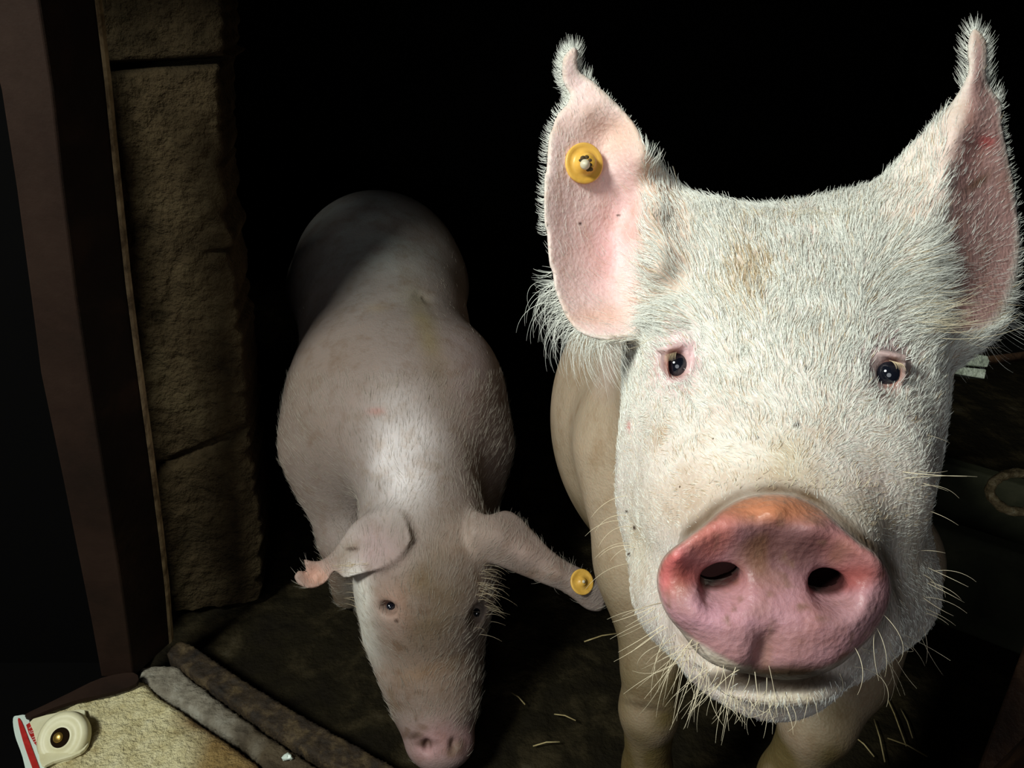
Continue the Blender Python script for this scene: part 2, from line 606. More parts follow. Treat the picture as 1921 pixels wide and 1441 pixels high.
EAR_R = [(1830, 52), (1848, 70), (1853, 100), (1852, 135), (1860, 165), (1880, 192), (1884, 240), (1893, 290), (1905, 350), (1913, 420), (1911, 480),
         (1901, 530), (1881, 580), (1850, 615), (1800, 629), (1750, 627), (1700, 600), (1630, 540), (1590, 470), (1608, 415), (1640, 378),
         (1662, 345), (1685, 308), (1712, 270), (1745, 234), (1778, 200), (1802, 165), (1816, 135), (1814, 100), (1818, 66)]
EAR_R_REL = [(1832, 62, -.004), (1835, 110, -.004), (1832, 150, -.006), (1852, 160, .002), (1800, 190, .000), (1825, 200, -.005), (1860, 210, .003), (1880, 230, .006),
             (1750, 250, .010), (1792, 250, -.006), (1830, 280, .008), (1882, 290, .013), (1700, 310, .020), (1740, 320, .006), (1772, 320, -.008), (1800, 330, .004), (1850, 340, .018), (1900, 350, .024),
             (1650, 390, .028), (1700, 400, .010), (1745, 400, -.006), (1765, 410, -.002), (1800, 420, .010), (1850, 420, .024), (1910, 430, .034),
             (1620, 480, .03), (1690, 480, .010), (1738, 480, -.004), (1770, 490, .004), (1810, 500, .016), (1860, 510, .028), (1908, 500, .034),
             (1700, 560, .004), (1740, 560, -.002), (1780, 570, .008), (1830, 570, .018), (1885, 560, .026), (1750, 618, .000), (1800, 624, .006), (1850, 610, .016)]
earL = Sheet(EAR_L, EAR_L_REL, 0.540, th=0.0026, root=(1280, 500), th_root=0.014, root_r=150)
earR = Sheet(EAR_R, EAR_R_REL, 0.540, th=0.0032, root=(1660, 470), th_root=0.014, root_r=150)

SNOUT = [(1440, 926), (1490, 930), (1535, 950), (1572, 982), (1610, 1015), (1645, 1040), (1668, 1075), (1672, 1120), (1655, 1165), (1625, 1205), (1580, 1240),
         (1530, 1262), (1485, 1272), (1445, 1270), (1400, 1256), (1350, 1232), (1300, 1200), (1262, 1168), (1240, 1130), (1232, 1085), (1245, 1045), (1280, 1015),
         (1320, 985), (1355, 955), (1395, 934)]
SNOUT_REL = [(1440, 930, .010), (1390, 942, .008), (1535, 955, .010), (1450, 958, -.003), (1380, 985, -.004), (1530, 985, -.004), (1450, 1000, .001), (1450, 1045, .005), (1240, 1070, .004), (1268, 1050, -.003), (1305, 1012, -.005), (1605, 1020, -.004), (1652, 1058, -.002), (1672, 1090, .006),
             (1360, 1030, .003), (1540, 1035, .004), (1300, 1072, .0055), (1350, 1080, .007), (1400, 1082, .004), (1450, 1085, .003), (1500, 1088, .004), (1550, 1092, .007), (1605, 1086, .0055), (1265, 1085, .002), (1640, 1095, .002),
             (1245, 1125, .003), (1665, 1130, .006), (1300, 1112, -.002), (1350, 1122, -.002), (1450, 1130, -.003), (1550, 1132, -.002), (1610, 1122, -.002), (1380, 1175, -.006), (1450, 1185, -.004), (1530, 1180, -.006), (1300, 1160, -.004), (1610, 1165, -.003),
             (1440, 1240, .001), (1350, 1222, .002), (1545, 1236, .003), (1450, 1268, .007), (1290, 1193, .005), (1640, 1190, .007)]
snout = Sheet(SNOUT, SNOUT_REL, 0.338, th=0.0075, slope=0.85)
snout_poly = snout.poly

UPK = 32
pig_ops = [
    ('+', .0, ell(C(1452, 642, .590), (.093, .084, .080))),            # cranium
    ('+', .035, ell(C(1433, 925, .530), (.101, .104, .080))),           # cheeks and jowls
    ('+', .035, ell(C(1449, 775, .540), (.085, .085, .074))),           # brow to cheek
    ('+', .06, cone(C(1466, 770, .530), C(1455, 1100, .405), .066, .052)),   # muzzle
    ('+', .03, ell(C(1335, 905, .470), (.034, .045, .038))),
    ('+', .03, ell(C(1600, 905, .470), (.036, .045, .038))),
    ('+', .03, cone(C(1442, 1232, .405), C(1450, 1120, .52), .029, .066)),   # chin
    ('+', .02, cone(C(1355, 1195, .42), C(1320, 1110, .50), .026, .046)),
    ('+', .02, cone(C(1585, 1165, .42), C(1610, 1090, .50), .028, .048)),
    ('+', .02, ell(C(1272, 612, .510), (.020, .014, .018))),           # brow pads
    ('+', .02, ell(C(1668, 620, .510), (.020, .014, .018))),
    ('+', .04, ell(C(1290, 480, .560), (.035, .04, .03))),             # ear roots
    ('+', .04, ell(C(1655, 470, .565), (.035, .04, .03))),
    ('+', .012, snout),
    ('+', .010, ell(C(1450, 1276, .372), (.030, .009, .022))),         # lower lip
    ('+', .012, earL), ('+', .012, earR),
    # body
    ('+', .10, cone(C(1460, 690, .64), A(.275, .86, .50), .105, .175)),
    ('+', .12, ell(A(.28, .93, .45), (.185, .22, .20), R_ID)),
    ('+', .10, cone(A(.29, .95, .44), A(.35, 1.40, .42), .185, .175)),
    ('+', .08, ell(A(.36, 1.48, .42), (.17, .17, .175), R_ID)),
    ('+', .06, cone(C(1205, 850, .88), C(1215, 1060, .87), .066, .052)),      # left foreleg, upper
    ('+', .03, cone(C(1215, 1060, .87), C(1222, 1250, .87), .052, .031)),
    ('+', .02, cone(C(1222, 1250, .87), C(1218, 1330, .885), .030, .031)),
    ('+', .02, cone(C(1218, 1330, .885), C(1214, 1440, .93), .030, .026)),
    ('+', .02, cone(C(1214, 1440, .93), A(.155, .60, .05), .026, .026)),
    ('+', .06, cone(C(1640, 1050, .86), C(1590, 1240, .82), .07, .044)),      # right foreleg, stepping forward
    ('+', .03, cone(C(1590, 1240, .82), C(1535, 1350, .80), .040, .034)),
    ('+', .02, cone(C(1535, 1350, .80), C(1475, 1460, .84), .034, .026)),
    ('+', .02, cone(C(1475, 1460, .84), A(.275, .47, .05), .027, .024)),
    ('+', .05, cone(A(.28, 1.48, .36), A(.27, 1.58, .20), .09, .04)),
    ('+', .03, cone(A(.27, 1.58, .20), A(.27, 1.54, .05), .035, .026)),
    ('+', .05, cone(A(.45, 1.48, .36), A(.46, 1.58, .20), .09, .04)),
    ('+', .03, cone(A(.46, 1.58, .20), A(.46, 1.54, .05), .035, .026)),
    # carved
    ('-', .006, ell(C(1350, 1081, .340), (.0090, .0056, .055), rot_about(UP, -8, rot_about(RT, 22, rot_about(FWD, -8, RCAM))))),
    ('-', .006, ell(C(1550, 1093, .340), (.0090, .0056, .055), rot_about(RT, 18, rot_about(FWD, 8, RCAM)))),
    ('+', .014, ell(C(1375, 1205, .340), (.014, .009, .0105))),
    ('+', .014, ell(C(1500, 1212, .340), (.015, .009, .0105))),
    ('-', .010, ell(C(1438, 1245, .326), (.0035, .010, .0075))),              # cleft of the upper lip
    ('-', .006, cone(C(1310, 1268, .394), C(1450, 1296, .378), .003, .003)),
    ('-', .006, cone(C(1450, 1296, .378), C(1580, 1268, .390), .003, .003)),
]
base_field = build_field(pig_ops)
EYES = [(1271, 686), (1666, 702)]
eye_pts = []
for (ex, ey) in EYES:
    t = ray_hit(base_field, ex, ey, .40, .62)
    eye_pts.append((ex, ey, t))
print('eye depth', eye_pts)
for (ex, ey, t), sgn in zip(eye_pts, (-1, 1)):
    pig_ops += [('-', .012, ell(C(ex, ey - 2, t - .004), (.0068, .0088, .0060))),
                ('+', .004, ell(C(ex + sgn * 12, ey - 34, t + .004), (.0100, .0028, .0070), rot_about(FWD, 12 * sgn, RCAM))),
                ('+', .004, ell(C(ex + sgn * 22, ey + 4, t + .006), (.0024, .0110, .0070))),
                ('-', .003, ell(C(ex - sgn * 27, ey - 6, t - .001), (.0011, .013, .0035), rot_about(FWD, -8 * sgn, RCAM))),
                ('-', .003, ell(C(ex + sgn * 30, ey + 14, t + .004), (.0012, .010, .0040), rot_about(FWD, 14 * sgn, RCAM))),
                ('-', .003, ell(C(ex, ey, t + .000), (.0047, .0072, .0100))),
                ('-', .004, ell(C(ex + sgn * 8, ey - 52, t - .002), (.0100, .0012, .0040), rot_about(FWD, 14 * sgn, RCAM)))]
pig_field = build_field(pig_ops)

Xg = axis_steps([(.00, .03, .004), (.03, .34, .0017), (.34, .60, .004)])
Yg = axis_steps([(.16, .56, .0018), (.56, .80, .004), (.80, 1.86, .010)])
Zg = axis_steps([(.0, .62, .0045), (.62, 1.02, .0018)])
V, Q = extract(pig_field, Xg, Yg, Zg)
print('near pig', len(V), len(Q))
px, py, t = proj(V)
V = relax(V, Q, (py < 640) & ((px < 1235) | (px > 1725)) & (t < .64), 4)
nv, area = vertex_normals(V, Q)
px, py, t = proj(V)
ndc = -(nv @ FWD)      # 1 when facing the lens side

# ---- colour of skin and dirt, with some shade painted in
col = np.tile(np.array([.80, .71, .64]), (len(V), 1))
n1 = vnoise(V, 28, 1); n2 = vnoise(V, 9, 2); n3 = vnoise(V, 90, 3); n4 = vnoise(V, 260, 4)
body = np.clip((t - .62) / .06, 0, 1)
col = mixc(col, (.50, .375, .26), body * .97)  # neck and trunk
col = mixc(col, (.80, .62, .58), np.clip(n2 * .6 - .05, 0, .35))
el = np.where(t < .64, poly_sdf(px, py, earL.poly), 50.0); er = np.where(t < .64, poly_sdf(px, py, earR.poly), 50.0)
inL = np.clip(-el / 14, 0, 1) * (t > .50) * np.clip((1215 + (py - 300) * .02 - px) / 30, 0, 1)
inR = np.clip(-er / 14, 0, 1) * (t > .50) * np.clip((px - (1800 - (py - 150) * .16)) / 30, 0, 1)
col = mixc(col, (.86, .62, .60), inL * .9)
col = mixc(col, (.48, .27, .25), inR * .95)  # right ear inside darker than the left, its shade put in the colour
flapL = np.clip(-el / 14, 0, 1) * (1 - inL) * (py < 620) * np.clip((1330 - px) / 60, 0, 1)
col = mixc(col, (.62, .42, .30), flapL * .5)
flapR = np.clip(-er / 14, 0, 1) * (1 - inR) * np.clip((px - 1650) / 60, 0, 1)
col = mixc(col, (.84, .66, .58), flapR * .7)
for (x, y, rx, ry, a, c, w) in [
        (1150, 430, 40, 120, 15, (.84, .42, .46), .5), (1070, 470, 50, 90, 0, (.86, .60, .58), .4),
        (1165, 240, 60, 60, 40, (.72, .44, .28), .6), (1100, 230, 40, 40, 0, (.70, .46, .36), .5), (1160, 180, 30, 24, 0, (.88, .80, .74), .7),
        (1225, 330, 20, 30, 0, (.66, .34, .20), .6), (1250, 380, 40, 80, -30, (.62, .38, .28), .45), (1130, 595, 70, 20, 0, (.86, .50, .36), .4),
        (1850, 265, 18, 12, 0, (.62, .10, .10), .8), (1830, 345, 34, 9, -35, (.12, .07, .03), .85), (1845, 475, 10, 30, 10, (.22, .12, .06), .6),
        (1800, 300, 40, 60, 0, (.55, .22, .20), .35), (1700, 330, 40, 60, 35, (.92, .84, .76), .5),
        # face
        (1405, 515, 30, 55, 5, (.60, .44, .28), .55), (1285, 640, 34, 50, 0, (.80, .60, .64), .75), (1262, 600, 26, 12, 0, (.74, .36, .34), .6),
        (1672, 645, 44, 50, 0, (.62, .44, .48), .75), (1668, 610, 34, 10, 0, (.50, .26, .22), .5), (1720, 700, 30, 50, 0, (.66, .46, .46), .5), (1712, 690, 8, 22, 0, (.36, .16, .10), .6),
        (1250, 700, 40, 50, 0, (.82, .62, .66), .6), (1620, 700, 36, 50, 0, (.70, .54, .58), .45), (1288, 732, 7, 22, 0, (.34, .16, .06), .9), (1660, 742, 16, 7, 30, (.22, .10, .05), .8),
        (1240, 815, 12, 34, 25, (.44, .24, .09), .8), (1180, 800, 5, 10, 0, (.70, .10, .10), .8), (1345, 770, 30, 10, -30, (.80, .50, .44), .5),
        (1310, 920, 75, 45, -10, (.50, .30, .15), .60), (1262, 960, 40, 40, 0, (.48, .30, .15), .5), (1460, 890, 85, 22, 0, (.44, .28, .12), .6), (1400, 860, 120, 60, 0, (.86, .74, .64), .5),
        (1640, 915, 45, 35, 0, (.74, .52, .46), .5), (1480, 850, 40, 40, 0, (.58, .50, .26), .35), (1200, 1010, 30, 90, 0, (.70, .60, .40), .5),
        (1620, 960, 60, 40, 30, (.58, .46, .30), .45), (1720, 1000, 50, 120, 0, (.66, .58, .42), .4), (1380, 1270, 90, 30, 25, (.62, .54, .32), .6), (1480, 1310, 90, 20, 0, (.60, .50, .30), .5)]:
    col = mixc(col, c, blob(px, py, x, y, rx, ry, a) * w * (t < .66) * (0.75 + .5 * n1))
for (x, y, r) in [(1495, 797, 5), (1446, 648, 5), (1512, 690, 4), (1205, 700, 3), (1088, 420, 3), (1160, 405, 3), (1175, 960, 3), (1190, 990, 3), (1180, 1040, 3), (1420, 820, 3), (1390, 725, 2.5)]:
    col = mixc(col, (.06, .03, .02), blob(px, py, x, y, r, r, 0, 3) * (t < .6) * 1.2)
for (ex, ey, tt), sgn in zip(eye_pts, (-1, 1)):
    col = mixc(col, (.68, .44, .46) if sgn < 0 else (.25, .155, .155), blob(px, py, ex, ey - 6, 52, 62, 0, 2) * .75)
    col = mixc(col, (.27, .10, .065), blob(px, py, ex + sgn * 5, ey - 3, 23, 30, 0, 3) * .95)
# snout disc
sd = poly_sdf(px, py, snout_poly)
sm = np.clip(-sd / 8 + .3, 0, 1) * (t < .385)
sc0 = np.tile(np.array([.46, .235, .26]), (len(V), 1))
sc0 = mixc(sc0, (.60, .23, .12), blob(px, py, 1450, 945, 150, 40, 0, 2))
sc0 = mixc(sc0, (.58, .18, .14), blob(px, py, 1330, 1010, 60, 40, -35, 2) * .8)
sc0 = mixc(sc0, (.66, .14, .13), blob(px, py, 1262, 1070, 34, 50, 0, 2) * .8)
sc0 = mixc(sc0, (.46, .16, .13), blob(px, py, 1590, 1040, 80, 40, 30, 2) * .6)
sc0 = mixc(sc0, (.07, .026, .014), blob(px, py, 1465, 1030, 105, 56, 0, 1.5) * np.clip(1.0 + .5 * n1, 0, 1))  # brown stain, deepened for the shade in the hollow
sc0 = mixc(sc0, (.58, .30, .36), blob(px, py, 1330, 1150, 80, 30, 10, 2) * .7)
sc0 = mixc(sc0, (.34, .19, .20), blob(px, py, 1600, 1150, 60, 40, 0, 2) * .6)  # right half of the disc darker, shade put in the colour
sc0 = mixc(sc0, (.06, .032, .018), blob(px, py, 1445, 1266, 150, 26, 0, 2) * (.75 + .4 * n1))
sc0 = mixc(sc0, (.20, .10, .05), blob(px, py, 1436, 1225, 14, 26, 0, 2) * .7)
sc0 = mixc(sc0, (.22, .11, .06), np.clip(n1 * n3 * 3 - .3, 0, .65))
sc0 = mixc(sc0, (.20, .11, .07), np.clip(n4 * 1.6 - .75, 0, .7))
sc0 = mixc(sc0, (.33, .17, .16), blob(px, py, 1420, 1215, 130, 40, 0, 2) * (.35 + .5 * n1))
gro = np.maximum(blob(px, py, 1318, 1078, 70, 26, 8, 2), blob(px, py, 1592, 1086, 66, 26, -12, 2)) 
sc0 = mixc(sc0, (.26, .06, .05), gro * .85)  # redder groove skin, with the groove's shade widened by colour
nost = np.maximum(blob(px, py, 1350, 1082, 60, 34, 0, 3), blob(px, py, 1548, 1094, 60, 34, 0, 3)) * np.clip((t - .3385) / .004, 0, 1)
sc0 = mixc(sc0, (.045, .012, .012), nost)  # nostril openings darkened to stand for shade
col = col + (sc0 - col) * sm[:, None]
rim = np.exp(-((sd - 8) / 14) ** 2) * (t < .42) * np.clip((1130 - py) / 60, .7, 1) * (.7 + .5 * n1 + .3 * n3)
col = mixc(col, (.15, .085, .04), rim * .9)
lip = blob(px, py, 1445, 1277, 150, 25, 0, 4) * (t < .44)
col = mixc(col, (.05, .03, .016), lip * .95)
inn = np.maximum(blob(px, py, 1350, 1082, 80, 80, 0, 3), blob(px, py, 1548, 1094, 85, 60, 0, 3)) * np.clip((t - .345) / .004, 0, 1) * (t < .47)
col = mixc(col, (.012, .004, .004), inn)  # shade deep in the nostrils put into the colour
# legs, muddy
mud = np.clip((.50 - V[:, 2]) / .22, 0, 1)
col = mixc(col, (.12, .085, .032), mud * 1.3 * (.75 + .3 * n1))
col = mixc(col, (.10, .07, .04), blob(px, py, 1215, 1325, 50, 7, 12, 2) * (t > .7) * .8)
col = mixc(col, (.12, .09, .05), np.clip((.06 - V[:, 2]) / .02, 0, 1) * .8)
rough = np.full(len(V), .52)
rough = rough + (.42 - rough) * sm
rgba = np.concatenate([np.clip(col, 0, 1), rough[:, None]], 1)

pig = empty('pig', tuple(A(.30, .95, 0)))
tag(pig, 'big white pig looking straight up into view, pricked pink ears and large wet snout', 'pig')
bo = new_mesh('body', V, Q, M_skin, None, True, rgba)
keep(bo, pig)
bo.data.materials.append(M_nostril)
if len(bo.data.polygons) == len(Q):
    bo.data.polygons.foreach_set('material_index', (inn[Q].mean(1) > .5).astype(np.int32))
    bo.data.update()


def sphere(c, r, n=24, sx=1, sy=1, sz=1, R=None):
    vs, fs = [], []
    for i in range(n // 2 + 1):
        th = math.pi * i / (n // 2)
        for j in range(n):
            ph = 2 * math.pi * j / n
            v = np.array([r * sx * math.sin(th) * math.cos(ph), r * sy * math.sin(th) * math.sin(ph), r * sz * math.cos(th)])
            vs.append((R @ v if R is not None else v) + c)
    for i in range(n // 2):
        for j in range(n):
            a = i * n + j; b = i * n + (j + 1) % n
            fs.append((a, b, b + n, a + n))
    return vs, fs


for (ex, ey, tt) in eye_pts:
    vs, fs = sphere(C(ex, ey, tt + .0105), .0095, 32)
    keep(new_mesh('eye', vs, fs, M_eye), pig)


def lathe(profile, c, R, n=40):
    """profile: (radius, height) along the local axis R[:, 2]"""
    vs, fs = [], []
    for (r, h) in profile:
        for j in range(n):
            a = 2 * math.pi * j / n
            vs.append(c + R @ np.array([r * math.cos(a), r * math.sin(a), h]))
    m = len(profile)
    for i in range(m - 1):
        for j in range(n):
            a = i * n + j; b = i * n + (j + 1) % n
            fs.append((a, b, b + n, a + n))
    fs.append(tuple(range(n))[::-1]); fs.append(tuple(range((m - 1) * n, m * n)))
    return vs, fs


def frame(z, up=UP):
    z = z / np.linalg.norm(z); x = np.cross(up, z); x /= np.linalg.norm(x)
    return np.stack([x, np.cross(z, x), z], 1)


# yellow button tag in the left ear
tt = np.array([C(1092 + dx, 308 + dy, ray_hit(pig_field, 1092 + dx, 308 + dy, .48, .60)) for dx, dy in ((-26, 0), (26, 0), (0, 26), (0, -26), (0, 0))])
nt = np.cross(tt[1] - tt[0], tt[3] - tt[2]); nt = nt / np.linalg.norm(nt)
if nt @ FWD > 0: nt = -nt
nt = nrm(nt + RT * -.22)
tc_ = tt[:4].mean(0) + nt * .0022
Rt = frame(nt)
et = empty('ear_tag'); et.parent = pig; et.location = Vector(tc_) - pig.location; et['label'] = 'yellow plastic button ear tag'
def part_at(name, vf, mat, parent, origin):
    o = new_mesh(name, vf[0], vf[1], mat, parent); o.location = -Vector(origin); return o
part_at('button', lathe([(.0132, -.0005), (.0141, .0006), (.0141, .0022), (.0130, .0030), (.0112, .0022), (.0090, .0022), (.0074, .0040), (.0062, .0078), (.0056, .0098), (.0044, .0106), (.002, .0108)], tc_, Rt), M_tag, et, tc_)
part_at('stud', lathe([(.0034, .0100), (.0036, .0112), (.0030, .0128), (.0012, .0142), (.0004, .0146)], tc_ + Rt @ A(-.0030, -.0024, 0), Rt), M_tagpin, et, tc_)
vs, fs = [], []
for (dx, dy, r) in [(-.0044, .0018, .0022), (-.0018, .0026, .0019), (.0006, .0008, .0018), (.0010, -.0022, .0017), (.0014, -.0052, .0020), (-.0062, .0002, .0014), (-.0005, -.0060, .0013)]:
    v_, f_ = sphere(tc_ + Rt @ A(dx, dy, .0104), r, 10, 1, .8, .45, Rt)
    fs += [tuple(i + len(vs) for i in q) for q in f_]; vs += v_
part_at('grime', (vs, fs), M_tagdirt, et, tc_)

# ---- coat of the near pig
fc = V[Q].mean(1); fn = nv[Q].mean(1)
fpx, fpy, ft = proj(fc)
face_on = np.clip(-(fn * nrm(fc - CAM)).sum(1) + .35, 0, 1)
eyed = np.minimum(np.hypot(fpx - 1271, fpy - 680) / 48, np.hypot(fpx - 1668, fpy - 690) / 50)
fsd = poly_sdf(fpx, fpy, snout_poly)
fel = np.where(ft < .64, poly_sdf(fpx, fpy, earL.poly), 50.0); fer = np.where(ft < .64, poly_sdf(fpx, fpy, earR.poly), 50.0)
bowlL = (fel < 0) & (fpx < 1205) & (ft < .60); bowlR = (fer < 0) & (fpx > 1775) & (ft < .63)
dens = np.where(ft < .63, 1.0, 0.0) * face_on
dens *= np.clip((eyed - .62) / .4, 0, 1)
dens *= np.where(ft < .43, np.clip((fsd - 8) / 40, 0, 1), 1.0)
dens *= 1 - .4 * np.clip((fpy - 740) / 160, 0, 1)
dens = np.where((fsd < 0) & (ft < .52), 0.0, dens)
dens *= 1 - .9 * blob(fpx, fpy, 1445, 1275, 150, 26, 0, 2)
dens = np.where(bowlL | bowlR, .10 * face_on, dens)
flap = ((fel < 0) & (fpx < 1300) & (fpy < 560)) | ((fer < 0) & (fpx > 1650) & (fpy < 430))
dens = np.where(flap & ~bowlL & ~bowlR, .45 * face_on, dens)
root, rn = scatter(V, Q, area, nv, dens, 34000)
rx, ry, rt_ = proj(root)
flow = RT * ((rx - 1455) / 300)[:, None] + UP * ((1000 - ry) / 300)[:, None] + FWD * .5
temple = np.clip((np.abs(rx - 1465) - 150) / 80, 0, 1) * np.clip((660 - ry) / 60, 0, 1) * np.clip((ry - 420) / 80, 0, 1)
sgn = np.sign(rx - 1465)
flow = flow + temple[:, None] * (RT * (sgn * 1.6)[:, None] - UP * .9)
low = np.clip((ry - 1000) / 120, 0, 1)
flow = flow - UP * (low * .8)[:, None]
cl = np.stack([vnoise(root, 120, 11), vnoise(root, 120, 12), vnoise(root, 120, 13)], 1)
flow = flow + cl * .75
flow = flow - rn * (flow * rn).sum(1)[:, None]
flow = nrm(flow)
lift = .22 + .2 * rng.random(len(root))
d0 = nrm(flow + rn * lift[:, None] + rng.normal(0, .12, root.shape))
d1 = nrm(flow + rn * .05 + rng.normal(0, .22, root.shape))
ln = np.interp(ry, [560, 680, 760, 900], [.0098, .0074, .0055, .0032]) * (.6 + .8 * rng.random(len(root)))
ln = ln * (1 + 1.1 * temple)
inb = ((poly_sdf(rx, ry, earL.poly) < 0) & (rx < 1205)) | ((poly_sdf(rx, ry, earR.poly) < 0) & (rx > 1775))
ln = np.where(inb, ln * .5, ln)
out = (rt_ > .55) & ~inb & (np.abs(rx - 1465) > 200) & (ry < 640)
ln = np.where(out, ln * .6, ln)
rad = np.interp(ry, [620, 760, 900], [.00019, .00014, .00009]) * (.7 + .6 * rng.random(len(root)))
rad = np.where(inb, .00009, rad)
tan = rng.random(len(root)) < (.65 * blob(rx, ry, 1400, 515, 45, 65) + .4 * blob(rx, ry, 1470, 860, 60, 40) + .5 * blob(rx, ry, 1300, 900, 70, 60) + .3 * blob(rx, ry, 1240, 820, 20, 40) + .35 * blob(rx, ry, 1640, 960, 80, 60) + .04)
h = strands('hair', root[tan], d0[tan], d1[tan], ln[tan], rad[tan], M_hair2, None); keep(h, pig)
h['label'] = 'tan stained patches of bristle'
tan = ~tan
h = strands('hair', root[tan], d0[tan], d1[tan], ln[tan], rad[tan], M_hair, None); keep(h, pig)
h['label'] = 'short white bristly hair'

# rims of the ears and the long fringe
R_, D0, D1, LN, RD = [], [], [], [], []
def rim_hair(sheet, i0, i1, count, length, curl=(0, 0), back=.3, rad=.00012, jit=.25, inward=4, pre=0):
    pl = sheet.poly
    n = len(pl)
    c = pl.mean(0)
    u = i0 + (i1 - i0) * rng.random(count)
    k = np.floor(u).astype(int) % n; f = (u % 1)[:, None]
    p = pl[k] * (1 - f) + pl[(k + 1) % n] * f
    tg = pl[(k + 1) % n] - pl[k]; tg = tg / np.linalg.norm(tg, axis=1, keepdims=True)
    nr = np.stack([tg[:, 1], -tg[:, 0]], 1)
    s = np.sign(poly_sdf(p[:, 0] + nr[:, 0] * 3, p[:, 1] + nr[:, 1] * 3, pl))
    nr = nr * s[:, None]
    q = p - nr * (inward * rng.random((count, 1)))
    P = sheet.at(q[:, 0], q[:, 1]) + FWD * .0005
    o = RT * nr[:, :1] - UP * nr[:, 1:]
    a = o + FWD * back + UP * pre + rng.normal(0, jit, P.shape)
    b = o + FWD * back + RT * curl[0] - UP * curl[1] + rng.normal(0, jit, P.shape)
    R_.append(P); D0.append(nrm(a)); D1.append(nrm(b)); LN.append(length * (.5 + .8 * rng.random(count))); RD.append(np.full(count, rad) * (.7 + .6 * rng.random(count)))
S4 = 4
rim_hair(earL, 24 * S4, 34 * S4, 650, .0060, (.1, -.9))               # outer edge of the left ear
rim_hair(earL, 17.5 * S4, 23 * S4, 190, .014, (-.2, -.6), .4)
rim_hair(earL, 18.2 * S4, 22.6 * S4, 210, .034, (1.3, .7), .35, .00014, .3)      # long fringe below it
rim_hair(earL, 0, 4 * S4, 130, .008, (-.2, -2.4), .2, .00010, .3, 4, .9)
rim_hair(earL, 30 * S4, 34 * S4, 150, .009, (.3, -2.4), .2, .00010, .3, 4, .9)
rim_hair(earL, 4 * S4, 12 * S4, 120, .0030, (-.5, -.5), .3)
rim_hair(earR, 4 * S4, 13 * S4, 330, .0055, (0, -.9))
rim_hair(earR, 11 * S4, 15 * S4, 110, .034, (.8, -.3), .5, .00015, .3)
rim_hair(earR, 0, 5 * S4, 170, .010, (.2, -2.2), .2, .00010, .3, 4, .9)
rim_hair(earR, 26 * S4, 30 * S4, 140, .010, (-.2, -2.2), .2, .00010, .3, 4, .9)
rim_hair(earR, 18 * S4, 26 * S4, 90, .003, (0, -.5), .3)
h = strands('hair', np.concatenate(R_), np.concatenate(D0), np.concatenate(D1), np.concatenate(LN), np.concatenate(RD), M_hair, None, 9); keep(h, pig)
h['label'] = 'long white fringe along the ears'

# poll curls, brow hairs and whiskers
R_, D0, D1, LN, RD = [], [], [], [], []
def tuft(px0, py0, sx, sy, count, d0v, d1v, length, rad=.00018, jit=.2, tmin=.33, tmax=.66):
    for _ in range(count):
        x = px0 + rng.normal(0, sx); y = py0 + rng.normal(0, sy)
        tt = ray_hit(pig_field, x, y, tmin, tmax, 90)
        if tt >= tmax - .002: continue
        R_.append(C(x, y, tt + .001)[None])
        D0.append(nrm(RCAM @ (np.array(d0v) + rng.normal(0, jit, 3)))[None]); D1.append(nrm(RCAM @ (np.array(d1v) + rng.normal(0, jit, 3)))[None])
        LN.append(np.array([length * (.6 + .7 * rng.random())])); RD.append(np.array([rad * (.8 + .4 * rng.random())]))
tuft(1480, 408, 80, 4, 120, (.3, 1.0, -.2), (1.0, -.6, 0), .010, .00012, .35)
tuft(1730, 590, 26, 22, 80, (.9, -.2, -.5), (1, .35, .0), .030, .00011, .3)
tuft(1745, 618, 10, 8, 5, (.9, -.1, -.3), (1, .35, .0), .05, .00022, .10)
tuft(1190, 640, 20, 14, 30, (-.8, -.3, -.5), (-1, .1, .1), .016, .00012, .25)
tuft(1180, 990, 10, 40, 10, (-1, .3, -.5), (-.7, -1.0, .1), .028, .00020, .2)
tuft(1235, 1160, 12, 20, 9, (-1, -.2, -.5), (-1, -.5, .1), .030, .00022, .2)
tuft(1280, 1215, 30, 18, 26, (-.8, -.6, -.6), (-.6, -.9, .1), .034, .00016, .45)
tuft(1340, 1262, 40, 18, 46, (-.5, -.9, -.5), (-.5, -1, .1), .026, .00014, .5)
tuft(1420, 1305, 50, 14, 60, (-.3, -1, -.4), (.1, -1, .2), .012, .00013, .6)
tuft(1650, 1215, 40, 30, 26, (.5, -.8, -.4), (.3, -1, .1), .024, .00014, .6)
tuft(1735, 1090, 8, 40, 12, (1, -.3, -.3), (.8, -.8, .1), .022, .00018, .3)
tuft(1735, 900, 8, 60, 4, (1, -.2, -.3), (1, -.5, .1), .018, .00012, .25)
tuft(1700, 905, 20, 10, 2, (.9, .1, -.8), (1, -.1, .1), .034, .00022, .1)
tuft(1500, 912, 120, 8, 60, (0, .8, -.7), (.1, .8, 0), .006, .00016, .3)
h = strands('whiskers', np.concatenate(R_), np.concatenate(D0), np.concatenate(D1), np.concatenate(LN), np.concatenate(RD), M_whisk, None, 9); keep(h, pig)
h['label'] = 'long pale chin bristles and whiskers'
